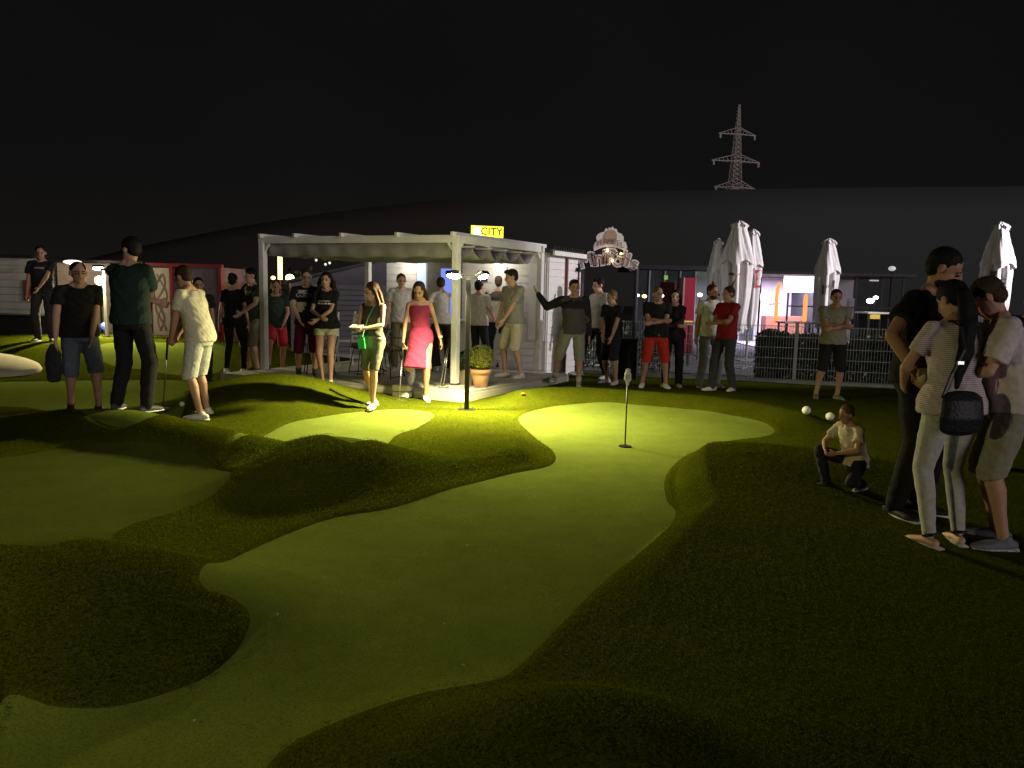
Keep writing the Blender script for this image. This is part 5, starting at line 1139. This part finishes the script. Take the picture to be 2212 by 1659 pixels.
# ------------------------------------------------------------------ things behind the left green
def wall_board(name, label, cat, px0, px1, ztop, Yd, colr, nbd, zb=0, depth=1.6, ztop1=None):
    a = aty(px0, 620, Yd); b = aty(px1, 620, Yd); cx_ = (a[0]+b[0])/2; w = b[0]-a[0]
    t = thing(name, label, cat, (cx_, Yd, 0)); m = mat(name+'_board', colr, .7, .15, 3)
    MB().box((0, depth/2+.03, (ztop-.03)/2), (w-.04, depth, ztop-.03)).build('core', m, t)
    h = (ztop-zb)/nbd; me = MB().box((0, 0, 0), (w, .03, h-.012)).mesh('board', m)
    for k in range(nbd): link('board', me, t, None, (0, 0, zb+h*(k+.5)))
    return t, cx_, w
t, c_x, w = wall_board('white_site_hut', 'weathered white boarded hut at the far left edge behind the raised green', 'hut', -160, 85, 2.12, 18.5, (.26, .26, .22), 12)
MB().box((0, .7, 2.16), (w+.12, 1.9, .06)).build('roof', M_BLK, t)
sx0 = aty(93, 630, 18.5)[0]
MB().box((sx0-c_x-.28, -.03, 1.35), (.30, .05, .48)).build('red_cabinet', mat('cabinet_red', (.11, .02, .02), .6, .1), t)
a = aty(-120, 700, 16.2)[0]; b = aty(150, 700, 16.2)[0]
t = thing('low_planter_wall', 'long dark low bench wall with a pale strip in front of the white hut', 'bench', ((a+b)/2, 16.2, 0)); 
MB().box((0, .2, .42), (b-a, .4, .84)).build('base', mat('dark_timber', (.03, .025, .02), .8, .2, 5), t); MB().box((.3, -.012, .87), (1.0, .3, .03)).build('seat', mat('pale_plank', (.20, .20, .17), .7, .1), t)
t, c_x, w = wall_board('tan_booth', 'tan booth wall lit by the lamp behind the man in denim shorts', 'booth', 126, 316, 2.05, 19.0, (.34, .27, .21), 9)
MB().box((0, .7, 2.09), (w+.1, 1.9, .06)).build('roof', M_BLK, t)
# red framed booth with poster
YR = 18.4; a = aty(322, 640, YR)[0]; b = aty(480, 640, YR)[0]; cxr = (a+b)/2; w = b-a
t = thing('red_booth', 'dark red framed booth with a cream poster behind the man in green', 'booth', (cxr, YR, 0))
M_RF = mat('booth_red', (.16, .012, .015), .5, .1); 
MB().box((0, .9, 1.0), (w-.02, 1.7, 2.0)).build('body', mat('booth_plum', (.10, .075, .095), .7, .15, 2), t)
MB().box((0, -.01, 2.03), (w+.06, .12, .08)).build('top_rail', M_RF, t); MB().box((0, -.01, .2), (w, .12, .26)).build('bottom_rail', M_RF, t)
d = aty(370, 640, YR)[0]-cxr
for xx in (-w/2+.03, d+.03, w/2-.03): MB().box((xx, -.012, 1.1), (.07, .11, 1.78)).build('upright', M_RF, t)
po = MB().box(((-w/2+d)/2+.03, .0, 1.15), (d+w/2-.10, .05, 1.62)).build('poster', mat('poster_cream', (.42, .37, .26), .7, .12, 4), t)
for k in range(3):
    pts = [((-w/2+d)/2+.12*math.sin(u*2.2+k*1.7)+.04*k-.02, -.03, .45+u*.42) for u in [j*.25 for j in range(14)]]
    MB().tube(pts, .028-.006*k, 6, rv=.004, side=(1, 0, 0)).build('printed_swirl', mat('swirl_brown', (.18, .11, .06), .8, .1), po)
l = bpy.data.lights.new('booth_lamp_light', 'POINT'); l.energy = 26; l.color = (1, .8, .55); l.shadow_soft_size = .1; o = bpy.data.objects.new('booth_lamp_light', l); COL.objects.link(o); q = aty(172, 567, 18.3); o.location = (q[0], q[1]-.3, q[2]-.1)
t = thing('ceiling_lamp', 'flat oval lamp on a dark mast above the head of the man in denim shorts', 'lamp', (q[0], q[1]-.3, 0)); MB().tube([(0, .3, 0), (0, .3, q[2]), (0, 0, q[2]+.04)], .025, 6).build('mast', M_BLK, t); MB().ell((0, 0, q[2]), (.22, .12, .05)).build('lamp_shade', mat('oval_glow', (1, .9, .8), .4, 0, emis=(1, .82, .70), es=1.6), t, True)
q = aty(216, 606, 17.6); l = bpy.data.lights.new('wall_lamp_light', 'POINT'); l.energy = 40; l.color = (1, .85, .6); l.shadow_soft_size = .08; o = bpy.data.objects.new('wall_lamp_light', l); COL.objects.link(o); o.location = (q[0], q[1]-.2, q[2])
t = thing('wall_lamp', 'dazzling round lamp between the two men on the left', 'lamp', (q[0], q[1], 0)); MB().tube([(0, 0, 0), (0, 0, q[2]-.06)], .025, 6).build('pole', M_BLK, t); MB().ell((0, -.03, q[2]), (.10, .08, .10)).build('bulb', mat('dazzle', (1, 1, .9), .3, 0, emis=(1, .93, .75), es=25), t, True)
q = aty(226, 704, 15.8); t = thing('blue_ball_lamp', 'small glowing blue ball lamp low behind the man in the green shirt', 'lamp', (q[0], q[1], float(gz(q[0], q[1])))); zz = q[2]-float(gz(q[0], q[1])); MB().ell((0, 0, zz), (.075, .075, .08)).build('globe', mat('blue_glow', (.1, .15, 1), .4, 0, emis=(.06, .12, 1.0), es=1.4), t, True); MB().tube([(0, 0, 0), (0, 0, zz)], .02, 6).build('stem', M_BLK, t)
# grey shed behind the pergola
YS = 17.6; a = aty(628, 640, YS)[0]; b = aty(850, 640, YS)[0]; W_ = b-a; cxs = (a+b)/2
t = thing('grey_shed', 'long bluish grey boarded shed with slanting roof seen through the pergola', 'shed', (cxs, YS, 0)); M_SH = mat('shed_board', (.25, .235, .27), .8, .12, 3)
zl, zr = 1.66, 2.28
MB().prism([(-W_/2, 0), (W_/2, 0), (W_/2, zr), (-W_/2, zl)], .03, 2.4, RX).build('core', mat('shed_core', (.18, .17, .21), .8, .1), t)
me = MB().box((0, 0, 0), (W_, .03, .105)).mesh('board', M_SH)
for k in range(14): link('board', me, t, None, (0, 0, .06+k*.118))
m = MB().beam((-W_/2-.1, 1.1, zl+.03), (W_/2+.1, 1.1, zr+.03), 2.6, .05).build('roof', mat('shed_roof', (.10, .10, .12), .8, .1), t)
# warm lamps
WL = [(590, 600, .055, 7, 'small warm lamp left of the bright light column'), (626, 600, .11, 12, 'large warm lamp right of the bright light column')]
for px, py, r, es, lb in WL:
    q = aty(px, py, 19.5); t = thing('warm_lamp', lb, 'lamp', (q[0], q[1], 0), 0, 'warm lamps seen through the pergola'); MB().tube([(0, 0, 0), (0, 0, q[2]-r)], .02, 6).build('pole', M_BLK, t); MB().ell((0, 0, q[2]), (r, r, r*.8)).build('bulb', mat('warm_%d' % px, (1, .7, .3), .4, 0, emis=(1, .62, .22), es=es), t, True)
q = aty(605, 575, 20.5); t = thing('light_column', 'tall yellow light column behind the left end of the pergola', 'lamp', (q[0], q[1], 0)); z1 = aty(605, 545, 20.5)[2]; z0 = aty(605, 604, 20.5)[2]
MB().tube([(0, 0, 0), (0, 0, z0)], .05, 8).build('pole', M_BLK, t); MB().box((0, 0, (z0+z1)/2), (.10, .08, z1-z0)).build('light_tube', mat('column_glow', (1, .8, .3), .4, 0, emis=(1, .72, .25), es=3), t)
l = bpy.data.lights.new('warm_light', 'POINT'); l.energy = 60; l.color = (1, .55, .2); l.shadow_soft_size = .2; o = bpy.data.objects.new('warm_light', l); COL.objects.link(o); q = aty(626, 598, 19.2); o.location = q
for px, py, lb in ((683, 562, 'leftmost tiny distant light under the pergola roof'), (703, 571, 'lower of the two close tiny distant lights under the pergola roof'), (712, 568, 'rightmost tiny distant light under the pergola roof')):
    q = aty(px, py, 60); o = MB().ell((0, 0, 0), (.10, .10, .10), su=8, sv=6).build('distant_light', mat('far_light', (1, 1, 1), .4, 0, emis=(.8, .75, .7), es=1.2), None, True, loc=q); tag(o, lb, 'light', 'distant lights under the pergola roof')

# trees on the far slope catching the warm light
def tree(px, py, Yd, r, seed):
    q = aty(px, py, Yd); H = q[2]; g = np.random.default_rng(seed)
    t = thing('tree', {31: 'tallest dark tree crown behind the left half of the pergola', 32: 'dark tree crown left of the pergola post, leftmost of three', 33: 'dark tree crown rightmost of three, above the grey shed'}[seed], 'tree', (q[0], q[1], 0), 0, 'dark trees behind the pergola')
    MB().tube([(0, 0, 0), (.05, 0, H*.35), (0, .05, H*.75)], [.16, .11, .05], 8).build('trunk', mat('bark', None), t)
    n = 2600; cl_ = g.normal(size=(9, 3))*np.array([.45, .4, .30])*r+np.array([0, 0, H-r*.9]); ci = g.integers(0, 9, n); c = cl_[ci]+g.normal(size=(n, 3))*r*.25; c[:, 2] = np.clip(c[:, 2], .8, H+.3)
    u = g.normal(size=(n, 3)); u /= np.linalg.norm(u, axis=1)[:, None]; v = np.cross(u, g.normal(size=(n, 3))); v /= np.linalg.norm(v, axis=1)[:, None]; s_ = .11*(.6+.8*g.random(n))[:, None]
    V = np.stack([c-u*s_, c+v*s_*.5, c+u*s_, c-v*s_*.5], 1).reshape(-1, 3)
    me = bpy.data.meshes.new('crown'); me.from_pydata(V.tolist(), [], np.arange(4*n).reshape(-1, 4).tolist()); me.materials.append(mat('tree_leaf', (.045, .05, .02), .7, .4, 2)); o = link('crown', me, t)
tree(660, 588, 27, 1.9, 31); tree(570, 600, 28, 1.7, 32); tree(740, 606, 29, 1.8, 33)

# ------------------------------------------------------------------ chairs and table on the deck
def wire_chair(x, y, rz, label, white=False, cush=None):
    m_ = M_WHT if white else M_BLK
    t = thing('garden_chair', label, 'chair', (x, y, DZ), rz, 'garden chairs on the deck')
    for sx_ in (-1, 1):
        for sy_ in (-1, 1): MB().tube([(sx_*.23, sy_*.23, 0), (sx_*.17, sy_*.16, .42)], .009, 6).build('leg', m_, t)
        MB().tube([(sx_*.22, -.22, .02), (sx_*.22, .22, .02)], .007, 5).build('runner', m_, t)
    s_ = MB()
    if white:
        for k in range(6):
            MB().box((0, -.2+k*.075, .43), (.42, .055, .018)).build('slat', m_, t)
            MB().box((0, .24+.012*k, .52+k*.075), (.42, .018, .055)).build('slat', m_, t)
        for sx_ in (-1, 1): MB().beam((sx_*.20, .22, .40), (sx_*.20, .32, .98), .03, .03).build('back_post', m_, t)
    else:
        for k in range(9): a = -.2+k*.05; s_.tube([(a, -.22, .44), (a, .2, .42)], .0045, 4); s_.tube([(a, .2, .42), (a*1.15, .29, .80)], .0045, 4)
        s_.tube([(-.22, -.22, .44), (.22, -.22, .44), (.24, .2, .43), (.26, .29, .80), (-.26, .29, .80), (-.24, .2, .43), (-.22, -.22, .44)], .009, 5); s_.build('wire_seat', m_, t)
        for sx_ in (-1, 1): MB().tube([(sx_*.23, -.20, .44), (sx_*.29, -.16, .64), (sx_*.28, .24, .66)], .009, 5).build('armrest', m_, t)
    if cush: MB().box((0, .0, .475), (.40, .40, .06)).build('cushion', mat('cushion_%d' % int(cush[0]*100), cush, .6, .3, 15, bump=.5, bscale=20), t, bevel=.02)
    return t
D_ = lambda a, b: FR+DX*a+DY*b
for a, b, rz_c, lb, wh, cu in ((2.75, .35, 20, 'black wire chair with a dull cushion behind the woman in cream shorts', False, (.16, .16, .12)), (2.15, .75, -60, 'black wire chair between the two women at the front', False, (.12, .13, .09)), (1.55, .45, 160, 'black wire chair behind the woman holding the card', False, (.14, .12, .07)), (2.55, 1.5, 200, 'black wire chair at the back of the deck facing the kiosk', False, None),
        (3.35, 1.2, 10, 'white slatted garden chair behind the man in maroon shorts', True, None), (3.9-.35, 2.1, -30, 'white slatted garden chair at the back left corner of the deck', True, None), (1.9, 1.9, 90, 'black wire chair beside the round table at the back', False, (.10, .10, .09))):
    q = D_(a, b); wire_chair(q.x, q.y, R(rz_c), lb, wh, cu)
q = D_(2.35, 1.15); t = thing('round_table', 'small round black metal table among the wire chairs', 'table', (q.x, q.y, DZ)); MB().tube([(0, 0, .70), (0, 0, .72)], .34, 28).build('tabletop', mat('table_top', (.10, .11, .10), .25, .15), t)
MB().tube([(0, 0, .02), (0, 0, .70)], .025, 8).build('pedestal', M_BLK, t)
for k in range(3): a = k*2.094; MB().tube([(0, 0, .12), (.26*math.cos(a), .26*math.sin(a), .0)], .014, 6).build('leg', M_BLK, t)
# terrace tables beyond hedge
for px, py, Yd, c_, lb in ((1900, 676, 18.5, (.6, .58, .5), 'pale table top beyond the hedge right of the man in beige'), (1725, 697, 18.5, (.25, .2, .15), 'dark table in front of the glowing cafe'), (1520, 700, 16.8, (.35, .35, .35), 'grey table between the fence and the tallest parasol')):
    q = aty(px, py, Yd); t = thing('terrace_table', lb, 'table', (q[0], q[1], 0)); MB().box((0, 0, q[2]), (.9, .7, .04)).build('tabletop', mat('terrace_top_%d' % px, c_, .5, .1), t, bevel=.005)
    for a_ in (-.38, .38):
        for b_ in (-.28, .28): MB().box((a_, b_, q[2]/2), (.04, .04, q[2]-.04)).build('leg', M_BLK, t)
q = aty(1888, 684, 17.2); o = MB().box((0, 0, 0), (.22, .1, .10)).build('yellow_box', mat('box_yellow', (.65, .45, .05), .6, .1), None, loc=(q[0], q[1], q[2])); tag(o, 'small yellow box on the ledge right of the man in beige tee', 'box')
q = P25['world'](P25['wr'][0]+Vector((.0, -.05, -.06))); t = thing('paper_cup', 'pale yellow paper cup held low by the tall bearded man', 'cup', (q[0], q[1], q[2])); MB().tube([(0, 0, 0), (0, 0, .085)], [.026, .036], 14).build('cup', mat('cup_pale', (.5, .46, .28), .7, .1), t, True)

# ------------------------------------------------------------------ turf blades: long pile of the rough
def blades(n, seed):
    g = np.random.default_rng(seed); t_ = g.uniform(-.80, .80, n); y = 1.75*(22/1.75)**g.random(n); x = t_*y
    sd_ = sdist(x, y); k = sd_ > .004; x, y = x[k], y[k]; sd_ = sd_[k]
    dkx, dky = FR.x, FR.y; a = (x-dkx)*DX.x+(y-dky)*DX.y; b = (x-dkx)*DY.x+(y-dky)*DY.y; det = DX.dot(DY)
    k = ~((y > 14.4) & (x > .8)) & ~((a > -.5) & (a < 4.2) & (b > -.6) & (b < 3)); x, y = x[k], y[k]; m = len(x)
    z = gz(x, y)+.020; h = (.003+.005*g.random(m)); w = .00055*y*(.7+.6*g.random(m))+.0008
    az = g.random(m)*2*np.pi; ln_ = g.normal(size=(m, 2))*.005
    P = np.stack([x, y, z], 1); s_ = np.stack([np.cos(az)*w, np.sin(az)*w, np.zeros(m)], 1)
    T_ = P+np.stack([ln_[:, 0], ln_[:, 1], h], 1)
    V = np.stack([P-s_, P+s_, T_], 1).reshape(-1, 3).astype(np.float32)
    me = bpy.data.meshes.new('turf_pile'); me.vertices.add(3*m); me.vertices.foreach_set('co', V.ravel()); me.loops.add(3*m); me.loops.foreach_set('vertex_index', np.arange(3*m, dtype=np.int32))
    me.polygons.add(m); me.polygons.foreach_set('loop_start', np.arange(0, 3*m, 3, dtype=np.int32)); me.polygons.foreach_set('loop_total', np.full(m, 3, np.int32)); me.update(calc_edges=True); me.materials.append(M_BLADE)
    o = link('turf_pile', me); tag(o, 'longer artificial grass pile of the rough around the putting greens', 'grass', kind='stuff')
blades(260000, 11)

# dry leaf bits scattered on the putting turf
g = np.random.default_rng(21); V = []; Fs = []
for px, py in [(600, 1330), (905, 1500), (1240, 1010), (1310, 1245), (880, 1140), (1010, 1180), (700, 1250), (1150, 1090), (820, 1400), (1330, 940), (1450, 905), (760, 915), (850, 930), (420, 1560), (300, 1600), (1205, 1180), (960, 1350), (650, 1480), (240, 1060), (360, 1030), (1090, 1275), (1000, 1440)]:
    q = ground_at(px, py); a = g.random()*6.28; r_ = .006+.008*g.random(); n0 = len(V)
    for k, (u, v) in enumerate(((-1, 0), (0, .5), (1, 0), (0, -.5))): V.append((q[0]+r_*(u*math.cos(a)-v*math.sin(a)), q[1]+r_*(u*math.sin(a)+v*math.cos(a)), q[2]+.006+.004*(k % 2)))
    Fs.append((n0, n0+1, n0+2, n0+3))
o = MB().add(V, Fs).build('leaf_litter', mat('dry_leaf', (.35, .30, .18), .8, .3, 50)); tag(o, 'tiny dry leaf bits scattered over the putting greens', 'leaves', kind='stuff')
